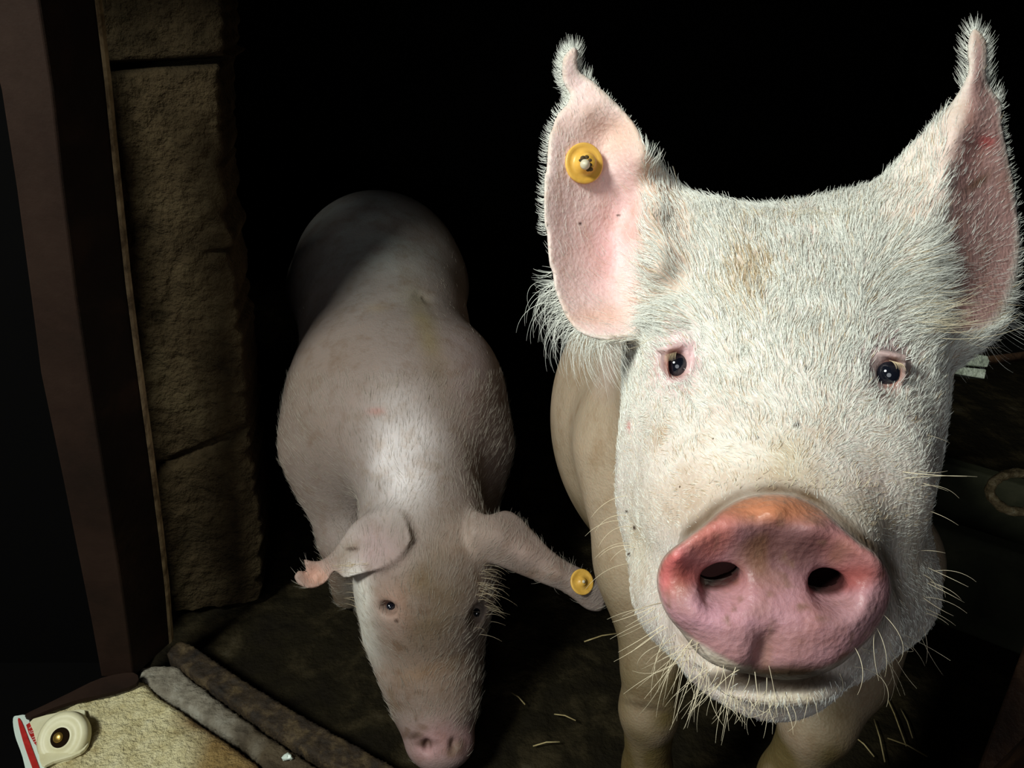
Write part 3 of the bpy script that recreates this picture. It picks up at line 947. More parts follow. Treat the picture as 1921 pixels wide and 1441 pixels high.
# eyelashes
R_, D0, D1, LN, RD = [], [], [], [], []
for (ex, ey, tt), s in zip(eye_pts, (-1, 1)):
    for k in range(14):
        u = k / 13
        R_.append(C(ex + s * (2 + 20 * u), ey - 26 + 5 * u, tt + .001)[None])
        D0.append(nrm(RCAM @ np.array([s * .3, -.2, -.9]))[None]); D1.append(nrm(RCAM @ np.array([s * .1, -1.0, -.2]))[None])
        LN.append(np.array([.0065 + .002 * rng.random()])); RD.append(np.array([.00012]))
h = strands('eyelashes', np.concatenate(R_), np.concatenate(D0), np.concatenate(D1), np.concatenate(LN), np.concatenate(RD), M_hair2, None, 7); keep(h, pig)

# ================================================================== THE FAR PIG
FEAR_L = [(752, 968), (766, 990), (770, 1015), (752, 1040), (728, 1058), (700, 1070), (665, 1080), (645, 1084), (628, 1072), (612, 1092), (586, 1104), (562, 1098), (552, 1082), (562, 1070),
          (575, 1074), (570, 1050), (582, 1052), (600, 1052), (618, 1040), (640, 1012), (662, 982), (690, 964), (722, 958)]
FEAR_L_REL = [(760, 990, -.012), (730, 970, .012), (700, 970, .016), (740, 1045, -.024), (700, 1065, -.024), (700, 1020, .000), (655, 1078, -.016), (650, 1030, .010), (665, 990, .020), (620, 1050, .010), (610, 1085, -.002),
              (580, 1060, .002), (570, 1098, -.008), (585, 1082, .004), (555, 1080, -.006)]
FEAR_R = [(885, 958), (915, 966), (948, 958), (972, 968), (1000, 996), (1030, 1028), (1062, 1052), (1090, 1066), (1112, 1078), (1128, 1098), (1136, 1125), (1128, 1146), (1102, 1144), (1078, 1126), (1055, 1110),
          (1025, 1098), (990, 1084), (955, 1070), (925, 1058), (900, 1050), (880, 1010)]
FEAR_R_REL = [(900, 960, .012), (950, 960, .024), (940, 1000, -.004), (920, 1050, .000), (1000, 1000, .022), (990, 1040, -.004), (985, 1082, .010), (1060, 1055, .022), (1050, 1075, .002), (1055, 1108, .014), (1100, 1075, .020),
              (1095, 1100, .000), (1130, 1110, .010), (1120, 1143, .012), (1085, 1130, .012)]
fearL = Sheet(FEAR_L, FEAR_L_REL, 1.035, th=0.0032, root=(760, 1000), th_root=.012, root_r=80)
fearR = Sheet(FEAR_R, FEAR_R_REL, 1.045, th=0.0036, root=(890, 1000), th_root=.014, root_r=100)
fops = [
    ('+', .0, ell(C(800, 1075, 1.10), (.088, .105, .085))),                       # skull
    ('+', .05, cone(C(800, 1130, 1.10), C(815, 1300, 1.10), .082, .058)),
    ('+', .04, cone(C(815, 1290, 1.10), C(826, 1385, 1.08), .058, .040)),
    ('+', .02, ell(C(826, 1395, 1.075), (.044, .030, .034))),                     # snout
    ('+', .03, ell(C(765, 1270, 1.07), (.028, .03, .02))),
    ('+', .05, ell(C(790, 1180, 1.14), (.080, .070, .070))),                      # jowl
    ('+', .07, cone(C(800, 1040, 1.10), C(778, 830, 1.20), .078, .100)),          # neck
    ('+', .035, ell(C(748, 790, 1.27), (.142, .125, .15))),                        # shoulders
    ('+', .05, ell(C(640, 790, 1.30), (.068, .125, .12))),
    ('+', .05, ell(C(862, 790, 1.30), (.062, .125, .12))),
    ('+', .12, cone(C(742, 740, 1.34), C(715, 565, 1.60), .150, .172)),           # back and belly
    ('+', .12, ell(C(712, 505, 1.74), (.172, .17, .19))),                         # rump
    ('+', .06, cone(C(620, 850, 1.28), C(648, 1010, 1.27), .07, .040)),           # front legs
    ('+', .03, cone(C(648, 1010, 1.27), CZ(655, 1110, .03), .038, .030)),
    ('+', .06, cone(C(880, 850, 1.28), C(880, 980, 1.27), .065, .040)),
    ('+', .03, cone(C(880, 980, 1.27), CZ(880, 1110, .03), .038, .030)),
    ('+', .06, cone(A(-.42, 1.66, .36), A(-.43, 1.78, .18), .09, .040)),
    ('+', .03, cone(A(-.43, 1.78, .18), A(-.43, 1.74, .03), .036, .028)),
    ('+', .06, cone(A(-.20, 1.66, .36), A(-.19, 1.78, .18), .09, .040)),
    ('+', .03, cone(A(-.19, 1.78, .18), A(-.19, 1.74, .03), .036, .028)),
    ('+', .015, fearL), ('+', .015, fearR),
    ('-', .03, cone(C(785, 585, 1.345), C(815, 720, 1.185), .016, .016)),           # hollow between the shoulder blades
    ('-', .012, ell(C(733, 1138, 1.018), (.012, .009, .012))),
    ('-', .012, ell(C(893, 1150, 1.05), (.010, .016, .02))),
    ('-', .006, ell(C(800, 1402, 1.035), (.006, .010, .014))),
    ('-', .006, ell(C(850, 1402, 1.035), (.006, .010, .014))),
]
far_field = build_field(fops)
Xf = axis_steps([(-.58, -.34, .008), (-.34, .16, .0032), (.16, .20, .004)])
Yf = axis_steps([(.48, .95, .0032), (.95, 2.05, .009)])
Zf = axis_steps([(0.0, .46, .0032), (.46, .70, .008)])
V2, Q2 = extract(far_field, Xf, Yf, Zf)
print('far pig', len(V2))
nv2, area2 = vertex_normals(V2, Q2)
px, py, t = proj(V2)
m1 = vnoise(V2, 30, 5); m2 = vnoise(V2, 7, 6); m3 = vnoise(V2, 85, 7)
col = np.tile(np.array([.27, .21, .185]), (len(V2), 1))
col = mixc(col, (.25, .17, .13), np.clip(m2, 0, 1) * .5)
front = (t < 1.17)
for (x, y, rx, ry, a, c, w) in [  # neck and left cheek brightened, shoulders darkened: light and shade painted in
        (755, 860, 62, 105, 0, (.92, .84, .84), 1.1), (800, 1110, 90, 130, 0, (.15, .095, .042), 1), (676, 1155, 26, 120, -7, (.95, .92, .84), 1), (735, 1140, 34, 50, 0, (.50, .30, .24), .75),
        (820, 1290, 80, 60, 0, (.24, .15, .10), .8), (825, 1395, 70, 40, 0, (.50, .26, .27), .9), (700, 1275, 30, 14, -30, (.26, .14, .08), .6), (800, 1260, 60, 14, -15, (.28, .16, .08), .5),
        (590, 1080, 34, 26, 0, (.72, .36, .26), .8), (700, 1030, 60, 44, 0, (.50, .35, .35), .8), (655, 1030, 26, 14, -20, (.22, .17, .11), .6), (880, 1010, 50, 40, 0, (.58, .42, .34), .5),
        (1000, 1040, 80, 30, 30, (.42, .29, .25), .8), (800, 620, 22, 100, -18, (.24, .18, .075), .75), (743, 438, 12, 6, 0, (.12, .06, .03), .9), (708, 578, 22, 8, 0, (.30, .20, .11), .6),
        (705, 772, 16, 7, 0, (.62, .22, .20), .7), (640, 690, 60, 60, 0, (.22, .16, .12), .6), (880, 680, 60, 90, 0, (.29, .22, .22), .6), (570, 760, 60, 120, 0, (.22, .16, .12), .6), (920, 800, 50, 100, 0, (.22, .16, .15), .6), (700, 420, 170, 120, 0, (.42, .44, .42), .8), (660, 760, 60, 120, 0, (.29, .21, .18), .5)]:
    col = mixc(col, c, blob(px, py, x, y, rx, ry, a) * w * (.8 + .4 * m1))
for (x, y, rx, ry) in [(733, 1137, 15, 10), (660, 1030, 12, 4), (744, 1165, 5, 4), (800, 1395, 24, 10), (862, 1400, 16, 20), (775, 1380, 18, 8)]:
    col = mixc(col, (.09, .05, .035), blob(px, py, x, y, rx, ry, 0, 2) * (.7 + .5 * m3))
m4 = vnoise(V2, 45, 12)
col = mixc(col, (.15, .085, .05), np.clip(m3 * m1 * 3 - .3, 0, .6) * np.clip((py - 1000) / 150, 0, 1))
col = mixc(col, (.20, .13, .08), np.clip(m4 * 1.5 - .4, 0, .6) * np.clip((py - 1180) / 60, 0, 1))
col = mixc(col, (.24, .18, .13), np.clip(m4 * 1.2 - .7, 0, .25) * (py < 900))
col = mixc(col, (.16, .11, .06), np.clip((.22 - V2[:, 2]) / .2, 0, 1) * (t > 1.17) * .8)
rgba = np.concatenate([np.clip(col, 0, 1), np.full((len(V2), 1), .6)], 1)
pig2 = empty('pig', tuple(A(-.20, 1.2, 0)))
tag(pig2, 'smaller dirty pinkish pig nosing the floor with its head down, left of the big one', 'pig')
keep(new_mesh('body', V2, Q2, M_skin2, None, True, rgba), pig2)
for (ex, ey) in [(733, 1138), (895, 1150)]:
    tt = ray_hit(far_field, ex, ey, .9, 1.25)
    vs, fs = sphere(C(ex, ey, tt + .004), .0085, 20)
    keep(new_mesh('eye', vs, fs, M_eye), pig2)
fc = V2[Q2].mean(1); fn = nv2[Q2].mean(1); fpx, fpy, ft = proj(fc)
dens = np.clip(-(fn * nrm(fc - CAM)).sum(1) + .3, 0, 1) * np.where(fpy > 700, 1, .06) * np.where(fpy > 1360, .1, 1)
root, rn = scatter(V2, Q2, area2, nv2, dens, 8000)
rx, ry, rt_ = proj(root)
flow = RT * ((rx - 815) / 500)[:, None] + UP * 1.0 + FWD * .4
flow = flow + np.stack([vnoise(root, 50, 21), vnoise(root, 50, 22), vnoise(root, 50, 23)], 1) * .5
flow = nrm(flow - rn * (flow * rn).sum(1)[:, None])
d0 = nrm(flow + rn * .28 + rng.normal(0, .15, root.shape)); d1 = nrm(flow + rn * .05 + rng.normal(0, .2, root.shape))
ln = np.where(ry > 700, .013, .009) * (.6 + .7 * rng.random(len(root)))
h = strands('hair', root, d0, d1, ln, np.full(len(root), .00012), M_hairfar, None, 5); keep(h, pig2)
h['label'] = 'thin pale coat of bristles'
# tufts: cheek below the right ear, jaw on the left
R_, D0, D1, LN, RD = [], [], [], [], []
def tuft2(x0, y0, sx, sy, n, a, b, ln_, rad=.00022):
    for _ in range(n):
        x = x0 + rng.normal(0, sx); y = y0 + rng.normal(0, sy)
        tt = ray_hit(far_field, x, y, .9, 1.3, 90)
        if tt > 1.29: continue
        R_.append(C(x, y, tt)[None]); D0.append(nrm(RCAM @ (np.array(a) + rng.normal(0, .25, 3)))[None]); D1.append(nrm(RCAM @ (np.array(b) + rng.normal(0, .25, 3)))[None])
        LN.append(np.array([ln_ * (.6 + .7 * rng.random())])); RD.append(np.array([rad]))
tuft2(903, 1105, 9, 26, 44, (1, .1, -.2), (1, -.7, 0), .030, .00013)
tuft2(662, 1150, 4, 30, 30, (-1, .1, -.2), (-1, 0, 0), .016)
tuft2(660, 1060, 20, 6, 24, (-1, -.4, 0), (-1, .4, 0), .016)
if R_:
    h = strands('whiskers', np.concatenate(R_), np.concatenate(D0), np.concatenate(D1), np.concatenate(LN), np.concatenate(RD), M_hair2, None, 7); keep(h, pig2)
tt = ray_hit(far_field, 1090, 1092, .9, 1.2)
tc_ = C(1091, 1092, tt - .002); Rt = frame(-FWD + UP * .35 + RT * .45)
et = empty('ear_tag'); et.parent = pig2; et.location = Vector(tc_) - pig2.location; et['label'] = 'tan round button ear tag'
part_at('button', lathe([(.0165, -.001), (.0172, .0006), (.0172, .0024), (.0155, .0030), (.0130, .0020), (.0062, .0024), (.0050, .0050), (.0030, .0056), (.001, .0056)], tc_, Rt), M_tag, et, tc_)
part_at('stud', lathe([(.0022, .0050), (.0022, .0068), (.0012, .0076)], tc_, Rt), M_tagpin, et, tc_)

# ================================================================== THE STALL
def grid_sheet(P00, P10, P11, P01, nu, nv_, amp=0, seed=0, scale=20, normal=None):
    us = np.linspace(0, 1, nu + 1); vs_ = np.linspace(0, 1, nv_ + 1)
    U, Vv = np.meshgrid(us, vs_, indexing='ij'); U = U.ravel()[:, None]; Vv = Vv.ravel()[:, None]
    P = (P00 * (1 - U) + P10 * U) * (1 - Vv) + (P01 * (1 - U) + P11 * U) * Vv
    if amp:
        nn = normal if normal is not None else nrm(np.cross(P10 - P00, P01 - P00))
        P = P + nn * (vnoise(P, scale, seed) * amp + vnoise(P, scale * 3, seed + 1) * amp * .5)[:, None]
    i = np.arange(nu)[:, None] * (nv_ + 1) + np.arange(nv_)[None]
    i = i.ravel()
    return P, np.stack([i, i + nv_ + 1, i + nv_ + 2, i + 1], 1)


P, Fq = grid_sheet(A(-1.6, .20, 0), A(1.5, .20, 0), A(1.5, 3.2, 0), A(-1.6, 3.2, 0), 220, 220, .004, 3, 22, A(0, 0, 1))
P[:, 2] -= .006
tag(new_mesh('floor', P, Fq, M_floor), kind='structure')


def slab(name, x0, x1, y0, y1, z0, z1, mat, kind='structure'):
    v = [(x, y, z) for x in (x0, x1) for y in (y0, y1) for z in (z0, z1)]
    f = [(0, 1, 3, 2), (4, 6, 7, 5), (0, 4, 5, 1), (2, 3, 7, 6), (0, 2, 6, 4), (1, 5, 7, 3)]
    o = new_mesh(name, v, f, mat, None, False)
    if kind: o['kind'] = kind
    return o


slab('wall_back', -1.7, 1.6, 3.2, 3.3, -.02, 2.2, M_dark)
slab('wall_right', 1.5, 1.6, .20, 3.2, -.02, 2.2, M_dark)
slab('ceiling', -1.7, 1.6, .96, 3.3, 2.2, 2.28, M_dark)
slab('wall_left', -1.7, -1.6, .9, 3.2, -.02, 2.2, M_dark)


def prism(name, bot, top, mat, parent=None, smooth=False, bevel=0.0):
    """side walls through matching rings, closed at both ends"""
    n = len(bot)
    v = list(bot) + list(top)
    f = [tuple(range(n))[::-1], tuple(range(n, 2 * n))] + [(i, (i + 1) % n, n + (i + 1) % n, n + i) for i in range(n)]
    o = new_mesh(name, v, f, mat, parent, smooth)
    if bevel:
        b = o.modifiers.new('bevel', 'BEVEL'); b.width = bevel; b.segments = 3
    return o


def loft(name, rings, mat, parent=None, smooth=False, bevel=0.0, sub=0):
    n = len(rings[0]); v = [p for r in rings for p in r]; f = [tuple(range(n))[::-1], tuple(range((len(rings) - 1) * n, len(rings) * n))]
    for k in range(len(rings) - 1):
        for i in range(n):
            a = k * n + i; b = k * n + (i + 1) % n
            f.append((a, b, b + n, a + n))
    o = new_mesh(name, v, f, mat, parent, smooth)
    if bevel:
        b = o.modifiers.new('bevel', 'BEVEL'); b.width = bevel; b.segments = 2; b.limit_method = 'ANGLE'
    return o


# --- block pillar beside the doorway: courses of rough blocks, one wall
YP = 1.03
edge = [(-60, 400), (0, 410), (108, 410), (121, 402), (300, 412), (430, 416), (468, 428), (474, 420), (600, 442), (720, 458), (815, 466), (830, 462), (950, 482), (1040, 486), (1100, 484)]
def pillar():
    vs, fs = [], []
    ys = np.concatenate([np.linspace(-60, 108, 22), np.linspace(112, 119, 4), np.linspace(122, 466, 48), np.linspace(470, 480, 3), np.linspace(484, 818, 46), np.linspace(822, 836, 4), np.linspace(842, 1130, 40)])
    eyy = np.array([e[0] for e in edge]); exx = np.array([e[1] for e in edge])
    nu = 60
    rows = []
    for y in ys:
        xe = np.interp(y, eyy, exx)
        E = CY(xe, y, YP)
        u = np.linspace(0, 1, nu)
        row = np.stack([E[0] - u * .20, np.full(nu, YP) - u * .03, np.full(nu, E[2])], 1)
        # joints tilt a little across the face
        xs = proj(row)[0]
        j = 0
        for (jy, sl, wd_, dp) in [(114, -.05, 7, .034), (474, -.02, 4, .012), (826, -.34, 8, .018)]:
            yy = jy + (410 - xs) * (-sl)
            if jy == 474: dpp = dp * np.clip((xs - 370) / 40, 0, 1)
            else: dpp = dp
            row[:, 1] += dpp * np.exp(-((y - yy) / wd_) ** 2)
        rows.append(row)
    P = np.concatenate(rows)
    nse = vnoise(P, 26, 31) * .004 + vnoise(P, 70, 32) * .003 + vnoise(P, 170, 33) * .0015
    P[:, 1] += nse
    edge_w = np.tile(np.exp(-np.linspace(0, 1, nu) * 14), len(ys))
    P[:, 0] += edge_w * (vnoise(P, 60, 34) * .006 + vnoise(P, 150, 35) * .004)
    P[:, 1] += edge_w * .006
    n = len(ys)
    F_ = []
    for i in range(n - 1):
        for j in range(nu - 1):
            a = i * nu + j
            F_.append((a, a + nu, a + nu + 1, a + 1))
    # the return side of the pillar and its back
    base = len(P)
    back = np.array([P[i * nu] + A(-.02, .13, 0) for i in range(n)])
    mid = np.array([P[i * nu] + A(.0, .012, 0) for i in range(n)])
    P2 = np.concatenate([P, mid, back])
    for i in range(n - 1):
        F_.append((i * nu, base + i, base + i + 1, (i + 1) * nu))
        F_.append((base + i, base + n + i, base + n + i + 1, base + i + 1))
    return P2, F_
pv, pf = pillar()
pf = [q[::-1] for q in pf]
tag(new_mesh('wall_front', pv, pf, M_block), kind='structure')
top_left = pv[pv[:, 2].argmax()]
# wall above the opening, out of view overhead
LY = .80
dirv = nrm(A(.41, -.225, 0))
def wall_run(p, q, th, z0, z1, name, mat):
    d = nrm(q - p); nn = A(-d[1], d[0], 0) * th
    return tag(prism(name, [A(*p[:2], z0), A(*q[:2], z0), A(*(q + nn)[:2], z0), A(*(p + nn)[:2], z0)], [A(*p[:2], z1), A(*q[:2], z1), A(*(q + nn)[:2], z1), A(*(p + nn)[:2], z1)], mat), kind='structure')
wall_run(A(-1.55, .74, 0), A(1.50, .72, 0), .10, 1.17, 2.2, 'unseen_wall_lintel', M_dark)

# --- iron door frame: flange towards us, web going in
def post():
    rows = [  # y, flange left, corner, web right edge
        (-60, -70, 62, 176), (0, -40, 72, 184), (170, 2, 98, 203), (350, 30, 117, 220), (560, 58, 143, 241), (700, 76, 164, 258), (900, 118, 196, 284), (1050, 148, 220, 302), (1160, 170, 236, 314), (1270, 190, 250, 322)]
    yb = CZ(250, 1270, .055)[1]; yw = CZ(322, 1212, .055)[1]
    fl, we = [], []
    for (y, a, b, c) in rows:
        k = (y + 60) / 1330
        yy2 = y - 58 * k - 8
        Pa = CY(a, y, yb - .004); Pb = CY(b, y, yb); Pc = CY(c, yy2, yw)
        fl.append([Pa, Pb, Pb + A(0, .006, 0), Pa + A(0, .006, 0)])
        d = nrm(Pc - Pb); nn = A(d[1], -d[0], 0); nn = nn / np.linalg.norm(nn)
        we.append([Pb, Pc, Pc - nn * .006, Pb - nn * .006])
    return fl, we
fl, we = post()
door = empty('door_frame', tuple(CZ(250, 1270, 0)))
tag(door, kind='structure')
tag(door, 'brown rusty iron door post at the left of the opening', 'door frame')
del door['kind']
def kloft(name, rings, mat, par, bevel=0.0, sub=0):
    o = loft(name, rings, mat, None, False, bevel); keep(o, par); return o
kloft('front_flange', fl, M_paint, door, .002)
kloft('web', we, M_web, door, .002)
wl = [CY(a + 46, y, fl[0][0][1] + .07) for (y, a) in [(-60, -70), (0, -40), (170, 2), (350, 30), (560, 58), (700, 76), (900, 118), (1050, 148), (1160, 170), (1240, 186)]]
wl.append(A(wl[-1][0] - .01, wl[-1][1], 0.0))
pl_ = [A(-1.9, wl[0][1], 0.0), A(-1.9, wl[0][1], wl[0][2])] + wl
tag(prism('added_unlit_wall_panel', pl_, [p + A(-.02, .03, 0) for p in pl_], M_unlit), kind='structure')  # added dark panel standing in for the unlit area
tag(slab('added_unlit_floor_panel', -1.9, -.60, .22, .97, .0, .012, M_unlit), kind='structure')  # added dark slab, stands in for unlit floor
# lighter lip along the inner edge, the lit edge painted in
lip = []
for w in we:
    d = nrm(w[1] - w[0]); lip.append([w[1] - d * .003 + A(0, -.004, 0), w[1] + d * .0015 + A(0, -.003, 0), w[1] + d * .0015 + A(0, .006, 0), w[1] - d * .003 + A(0, .006, 0)])
kloft('lit_lip', lip, M_lip, door, .001)


def path_bar(name, pts, z0, z1, mat, parent=None):
    """flat plate with outline points (world xy), extruded from z0 to z1"""
    bot = [A(p[0], p[1], z0) for p in pts]; top = [A(p[0], p[1], z1) for p in pts]
    o = prism(name, bot, top, mat, None, False, .003)
    if parent is not None: keep(o, parent)
    return o
G = lambda x, y, z: CZ(x, y, z)

# --- threshold: cream step, grey strip, muddy angle iron
step_out = smooth_poly([(56, 1352), (80, 1330), (150, 1306), (252, 1272), (296, 1304), (376, 1356), (462, 1416), (545, 1484), (640, 1560), (300, 1660), (120, 1620), (84, 1480)], 5)
zs = .060
def stain(me_o, fn):
    me = me_o.data; n = len(me.vertices); co = np.empty(n * 3, np.float32); me.vertices.foreach_get('co', co)
    c = fn(co.reshape(-1, 3).astype(float)); a = me.color_attributes.new('stain', 'FLOAT_COLOR', 'POINT')
    a.data.foreach_set('color', np.concatenate([np.clip(c, 0, 2), np.ones((n, 1))], 1).astype(np.float32).ravel())
def stainable(m):
    b = m.node_tree.nodes['Principled BSDF']; src = b.inputs['Base Color'].links[0].from_socket
    at = N(m, 'ShaderNodeAttribute', attribute_name='stain'); mx = N(m, 'ShaderNodeMix', data_type='RGBA', blend_type='MULTIPLY'); mx.inputs[0].default_value = 1
    m.node_tree.links.new(src, mx.inputs[6]); L(m, at, 'Color', mx, 7); L(m, mx, 2, b, 'Base Color')
stainable(M_step); stainable(M_grey)
def poly_slab(name, outline_px, z_top, z_bot, mat, cell=.004, amp=.002, seed=1, edge=.012, crack=None):
    O = np.array([CZ(x, y, z_top)[:2] for x, y in outline_px])
    lo = O.min(0) - cell; hi = O.max(0) + cell
    xs = np.arange(lo[0], hi[0], cell); ys = np.arange(lo[1], hi[1], cell)
    XX, YY = np.meshgrid(xs, ys, indexing='ij')
    d = poly_sdf(XX.ravel(), YY.ravel(), O)
    idx = -np.ones(len(d), int); ins = d < cell * .9; idx[ins] = np.arange(ins.sum())
    P = np.stack([XX.ravel()[ins], YY.ravel()[ins], np.zeros(ins.sum())], 1)
    dd = np.clip(-d[ins], 0, edge)
    drop = edge * (1 - np.sqrt(np.clip(1 - (1 - dd / edge) ** 2, 0, 1)))
    P[:, 2] = z_top - drop * .8 + vnoise(P, 45, seed) * amp + vnoise(P, 140, seed + 1) * amp * .8 + vnoise(P, 320, seed + 2) * amp * .5
    if crack is not None:
        P[:, 2] -= crack(P)
    idx = idx.reshape(XX.shape); q = np.stack([idx[:-1, :-1], idx[1:, :-1], idx[1:, 1:], idx[:-1, 1:]], -1).reshape(-1, 4)
    q = q[(q >= 0).all(1)]
    n = len(P); Pb = P.copy(); Pb[:, 2] = z_bot
    used = {}
    for e in (q[:, [0, 1]], q[:, [1, 2]], q[:, [2, 3]], q[:, [3, 0]]):
        for a, b in e:
            if (b, a) in used: del used[(b, a)]
            else: used[(a, b)] = 1
    side = np.array([(b, a, a + n, b + n) for a, b in used])
    Fq_ = np.concatenate([q, q[:, ::-1] + n, side])
    return new_mesh(name, np.concatenate([P, Pb]), Fq_, mat)


st = poly_slab('threshold_step', step_out, zs, 0.0, M_step, .0032, .0022, 41, .012)
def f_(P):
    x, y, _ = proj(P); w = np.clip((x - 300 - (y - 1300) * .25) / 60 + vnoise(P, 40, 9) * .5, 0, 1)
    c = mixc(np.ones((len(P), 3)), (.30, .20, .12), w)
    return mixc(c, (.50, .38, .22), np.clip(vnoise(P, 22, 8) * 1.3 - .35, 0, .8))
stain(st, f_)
tag(st, 'cream pitted concrete step in the bottom left corner', 'step')
grey_out = smooth_poly([(262, 1254), (290, 1246), (332, 1248), (352, 1268), (410, 1312), (480, 1364), (560, 1416), (640, 1462), (740, 1520), (560, 1560), (480, 1416), (404, 1362), (334, 1316), (270, 1280)], 5)
gs = poly_slab('threshold_strip', grey_out, .050, 0.0, M_grey, .0035, .0022, 45, .008)
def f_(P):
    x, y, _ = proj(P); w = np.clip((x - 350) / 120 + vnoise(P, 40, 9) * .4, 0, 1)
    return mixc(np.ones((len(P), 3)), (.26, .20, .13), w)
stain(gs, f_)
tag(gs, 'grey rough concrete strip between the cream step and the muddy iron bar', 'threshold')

def bar_path(pts_px, z, w0, hgt):
    """raised L bar along a path"""
    c = [CZ(x, y, z) for x, y in pts_px]
    rings = []
    for i, p in enumerate(c):
        a = c[max(0, i - 1)]; b = c[min(len(c) - 1, i + 1)]
        d = nrm(b - a); s = A(-d[1], d[0], 0)
        w = w0
        rings.append([p - s * w + A(0, 0, -z), p + s * w + A(0, 0, -z), p + s * w, p + s * w * .6 + A(0, 0, hgt), p - s * w * .2 + A(0, 0, hgt * .8), p - s * w + A(0, 0, 0)])
    return rings
bar_out = smooth_poly([(316, 1226), (330, 1206), (352, 1206), (420, 1252), (500, 1303), (590, 1356), (680, 1405), (780, 1462), (900, 1530), (870, 1560), (752, 1506), (650, 1448), (560, 1398), (480, 1346), (410, 1296), (350, 1254)], 4)
sb = poly_slab('threshold_bar', bar_out, .056, 0.0, M_sillrust, .0028, .0016, 51, .0035)
tag(sb, 'muddy rusty iron bar running across the floor of the doorway', 'threshold bar')

# --- foot plate of the door frame curving round the step
fo = [(190, 1272), (250, 1262), (256, 1282), (205, 1300), (150, 1312), (100, 1328), (58, 1345), (48, 1340), (85, 1322), (130, 1300)]
O = [CZ(x, y, .072) for x, y in smooth_poly(fo, 3)]
o = prism('foot_plate', [p - A(0, 0, .006) for p in O], [p for p in O], M_paint); keep(o, door)

# --- cream plate with bolt and the red and white strip on the corner of the step
plate = empty('bolt_plate', tuple(CZ(100, 1385, 0)))
tag(plate, 'cream metal plate with brass bolt and a red and white strip along its edge', 'plate')
def flat(name, outline, z0, z1, mat, sm=4, parent=plate, bevel=.001):
    O = [CZ(x, y, z1) for x, y in (smooth_poly(outline, sm) if sm > 1 else outline)]
    o = prism(name, [A(p[0], p[1], z0) for p in O], O, mat, None, False, bevel); keep(o, parent); return o
flat('base_plate', [(62, 1348), (150, 1330), (160, 1345), (168, 1385), (150, 1412), (100, 1428), (78, 1436), (70, 1400), (62, 1370)], .0635, .0690, M_cream, 3)
flat('white_edge', [(24, 1348), (34, 1342), (52, 1344), (62, 1380), (80, 1430), (100, 1500), (64, 1500), (42, 1420), (28, 1380)], .0, .066, M_white, 4)
flat('red_stripe', [(33, 1350), (40, 1352), (56, 1392), (74, 1440), (92, 1490), (80, 1490), (60, 1440), (42, 1388)], .066, .0675, M_red, 3)
flat('red_label', [(49, 1360), (64, 1350), (70, 1375), (76, 1395), (86, 1412), (92, 1420), (78, 1408), (64, 1394), (54, 1376)], .0665, .0678, M_red, 1, plate, .0)
def stroke(pts, w=1.6, z=.0684):
    for (x0, y0), (x1, y1) in zip(pts[:-1], pts[1:]):
        d = np.array([x1 - x0, y1 - y0], float); d /= np.linalg.norm(d); n = np.array([-d[1], d[0]]) * w / 2
        yield [(x0 + n[0], y0 + n[1]), (x1 + n[0], y1 + n[1]), (x1 - n[0], y1 - n[1]), (x0 - n[0], y0 - n[1])]
vs, fs = [], []
letters = [[(54, 1367), (60, 1363)], [(60, 1363), (63, 1370), (58, 1372)], [(55, 1371), (57, 1376), (64, 1374)], [(60, 1384), (69, 1380)], [(61, 1388), (70, 1385)], [(63, 1393), (72, 1388), (68, 1396), (76, 1397)]]
for l in letters:
    for qd in stroke(l):
        b0 = len(vs); vs += [CZ(x, y, .0682) for x, y in qd]; fs.append((b0, b0 + 1, b0 + 2, b0 + 3))
o = new_mesh('lettering', vs, fs, M_pink, None, False); keep(o, plate)
bc = CZ(113, 1384, .081)
RB = frame(nrm(A(0, 0, 1) * .55 - FWD * .75))
keep(new_mesh('collar', *lathe([(.034, -.016), (.0335, -.004), (.030, -.001), (.026, .0), (.024, -.0012), (.0175, -.0012), (.0160, .0002), (.0135, .0006)], bc, RB), M_cream), plate)
keep(new_mesh('bolt_socket_shade', *lathe([(.0128, .0002), (.0128, .0010), (.0115, .0011)], bc, RB), M_hole), plate)  # flat dark disc standing for the shaded hole
keep(new_mesh('bolt', *lathe([(.0068, .0010), (.0068, .0020), (.0060, .0034), (.0040, .0044), (.0010, .0048)], bc - RB[:, 0] * .002, RB, 20), M_brass), plate)

# --- things on the right
lc = C(1812, 680, 1.05)
latch = empty('latch', tuple(lc))
tag(latch, 'small pale weathered metal block with a dark slit beside the big pig\'s head', 'latch')
def box_c(pts, t, dep, name, mat, parent, amp=.001):
    fr = [C(x, y, t) for x, y in pts]; bk = [p + FWD * dep for p in fr]
    o = prism(name, fr, bk, mat, None, False, .0015); keep(o, parent); return o
box_c([(1783, 649), (1800, 652), (1822, 655), (1836, 665), (1854, 668), (1857, 678), (1853, 689), (1812, 685), (1776, 680)], 1.05, .026, 'upper_bar', M_alu, latch)
box_c([(1775, 684), (1812, 689), (1851, 693), (1848, 711), (1836, 709), (1800, 703), (1774, 698)], 1.05, .026, 'lower_bar', M_alu, latch)
box_c([(1774, 676), (1812, 682), (1850, 688), (1850, 694), (1812, 690), (1774, 686)], 1.062, .02, 'slot_shade', M_hole, latch)  # dark filler standing for the shade in the slit
box_c([(1762, 692), (1778, 684), (1788, 692), (1782, 704), (1764, 711)], 1.045, .02, 'lug', M_alu, latch)
box_c([(1770, 655), (1783, 650), (1775, 700), (1764, 700)], 1.053, .02, 'side_cheek', M_rust, latch)

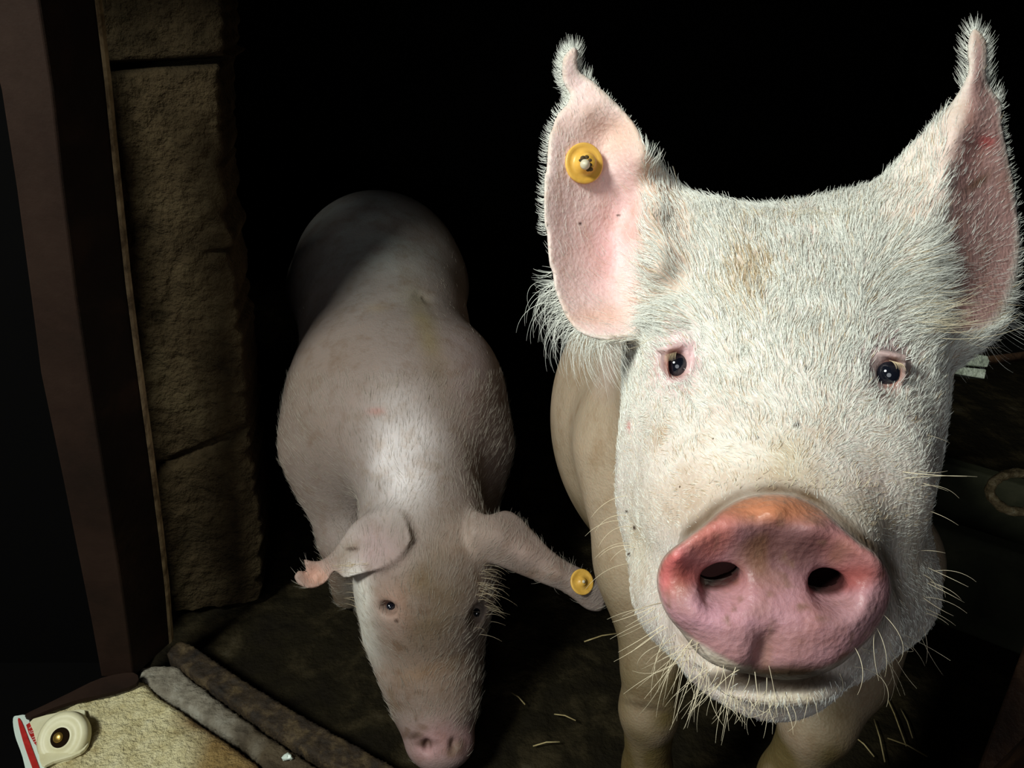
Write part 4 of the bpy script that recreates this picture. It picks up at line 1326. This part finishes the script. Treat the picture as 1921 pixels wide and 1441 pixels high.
def torus(c, R, a, b, r, nu=64, nv_=14, u0=0, u1=2 * math.pi, lump=0):
    vs = []
    for i in range(nu + 1):
        u = u0 + (u1 - u0) * i / nu
        for j in range(nv_):
            v = 2 * math.pi * j / nv_
            rr = r * (1 + lump * math.sin(5 * u + 3 * v) + lump * .7 * math.sin(13 * u - 2 * v))
            vs.append(c + R @ np.array([(a + rr * math.cos(v)) * math.cos(u), (b + rr * math.cos(v)) * math.sin(u), rr * math.sin(v)]))
    fs = [(i * nv_ + j, (i + 1) * nv_ + j, (i + 1) * nv_ + (j + 1) % nv_, i * nv_ + (j + 1) % nv_) for i in range(nu) for j in range(nv_)]
    return vs, fs
rc = C(1912, 924, .82)
ring = empty('iron_ring', tuple(rc)); tag(ring, 'rusty iron ring at the right edge, in the dark', 'ring')
Rr = frame(-FWD + RT * -.1 + UP * .2)
keep(new_mesh('ring', *torus(rc, Rr, .029, .0205, .0050, lump=.12), M_ring), ring)
stp = [rc + RT * .029 + np.array([0, .0, 0]), rc + RT * .10 + A(0, .01, 0), A(1.5, rc[1] + .02, rc[2])]
def tube(pts, r, n=12):
    vs, fs = [], []
    for i, p in enumerate(pts):
        d = nrm(np.asarray(pts[min(i + 1, len(pts) - 1)]) - np.asarray(pts[max(i - 1, 0)]))
        Rf = frame(d, A(0.1, 0.2, 1))
        rr = r[i] if isinstance(r, (list, tuple)) else r
        for j in range(n):
            a = 2 * math.pi * j / n
            vs.append(p + Rf @ np.array([rr * math.cos(a), rr * math.sin(a), 0]))
    for i in range(len(pts) - 1):
        for j in range(n):
            a = i * n + j; b = i * n + (j + 1) % n
            fs.append((a, b, b + n, a + n))
    fs.append(tuple(range(n))[::-1]); fs.append(tuple(range((len(pts) - 1) * n, len(pts) * n)))
    return vs, fs
keep(new_mesh('staple', *tube(stp, .006), M_rust), ring)
# dark rail that carries the latch back to the side wall
rail = tube([lc + FWD * .02 + UP * -.002, lc + FWD * .10 + RT * .05, A(1.5, lc[1] + .25, lc[2] - .02)], .007)
tag(new_mesh('rail', *rail, M_rust), 'thin dark iron rail running from the pale latch to the right wall', 'rail')

# leaning rusty plate in the lower right corner
rp = [C(1836, 1470, .66), C(1930, 1205, .72), C(2100, 1205, .72), C(2100, 1470, .66)]
low_ = [A(rp[0][0] - .05, rp[0][1] + .0, 0.0), A(rp[3][0], rp[3][1] + .0, 0.0)]
poly_ = [low_[0], rp[0], rp[1], rp[2], low_[1]]
nn = nrm(np.cross(rp[1] - rp[0], rp[3] - rp[0]))
ro = prism('rusty_sheet', poly_, [p + A(0, .006, 0) for p in poly_], M_rust, None, False, .002)
tag(ro, 'rusty brown iron panel cutting across the bottom right corner', 'panel')

# trough along the right wall
tr = [(.56, 1.42, .0), (1.2, 1.10, .0)]
a0 = CZ(1745, 995, .16); a1 = CZ(1960, 1066, .16)
d = nrm(a1 - a0); a1 = a0 + d * .5; nn = A(-d[1], d[0], 0)
if nn[1] < 0: nn = -nn
def tp(p, off, z): q = p + nn * off; return A(q[0], q[1], z)
rings = []
for k in np.linspace(-.1, 1, 12):
    p = a0 + (a1 - a0) * k
    rings.append([tp(p, -.03, 0), tp(p, 0, .155), tp(p, .01, .165), tp(p, .04, .165), tp(p, .05, .15), tp(p, .07, .06), tp(p, .20, .05), tp(p, .24, .16), tp(p, .27, .16), tp(p, .28, 0)])
tg = loft('feeding_trough', rings, M_trough, None, False, .004)
tag(tg, 'low mossy concrete trough on the floor in the shadow at right', 'trough')

# straw and scraps on the floor
def stalk(px0, py0, px1, py1, z, r, label):
    a = CZ(px0, py0, z); b = CZ(px1, py1, z + .006); m = (a + b) / 2 + A(0, 0, .004)
    o = new_mesh('straw', *tube([a, m, b], r, 6), M_straw)
    tag(o, label, 'straw', 'straw stalks on the floor'); return o
stalk(1096, 1204, 1162, 1188, .05, .0011, 'pale straw stalk sticking out behind the big pig\'s left foreleg')
for (x0, y0, x1, y1) in [(1655, 1290, 1700, 1400), (1690, 1330, 1712, 1385), (1600, 1380, 1640, 1420), (1640, 1350, 1660, 1430), (1665, 1385, 1740, 1420), (1040, 1340, 1080, 1352), (960, 1300, 985, 1322), (1000, 1400, 1050, 1392)]:
    stalk(x0, y0, x1, y1, .004, .0010, 'short dull straw stalk lying on the dark floor')
cs = CZ(540, 1421, .055)
vs, fs = sphere(cs, .006, 10, 1.4, .8, .6)
vs = [v + vnoise(np.array([v]), 300, 3)[0] * .002 for v in vs]
tag(new_mesh('pebble', vs, fs, M_white, None, False), 'tiny white chip on the muddy doorway bar at the bottom', 'pebble')
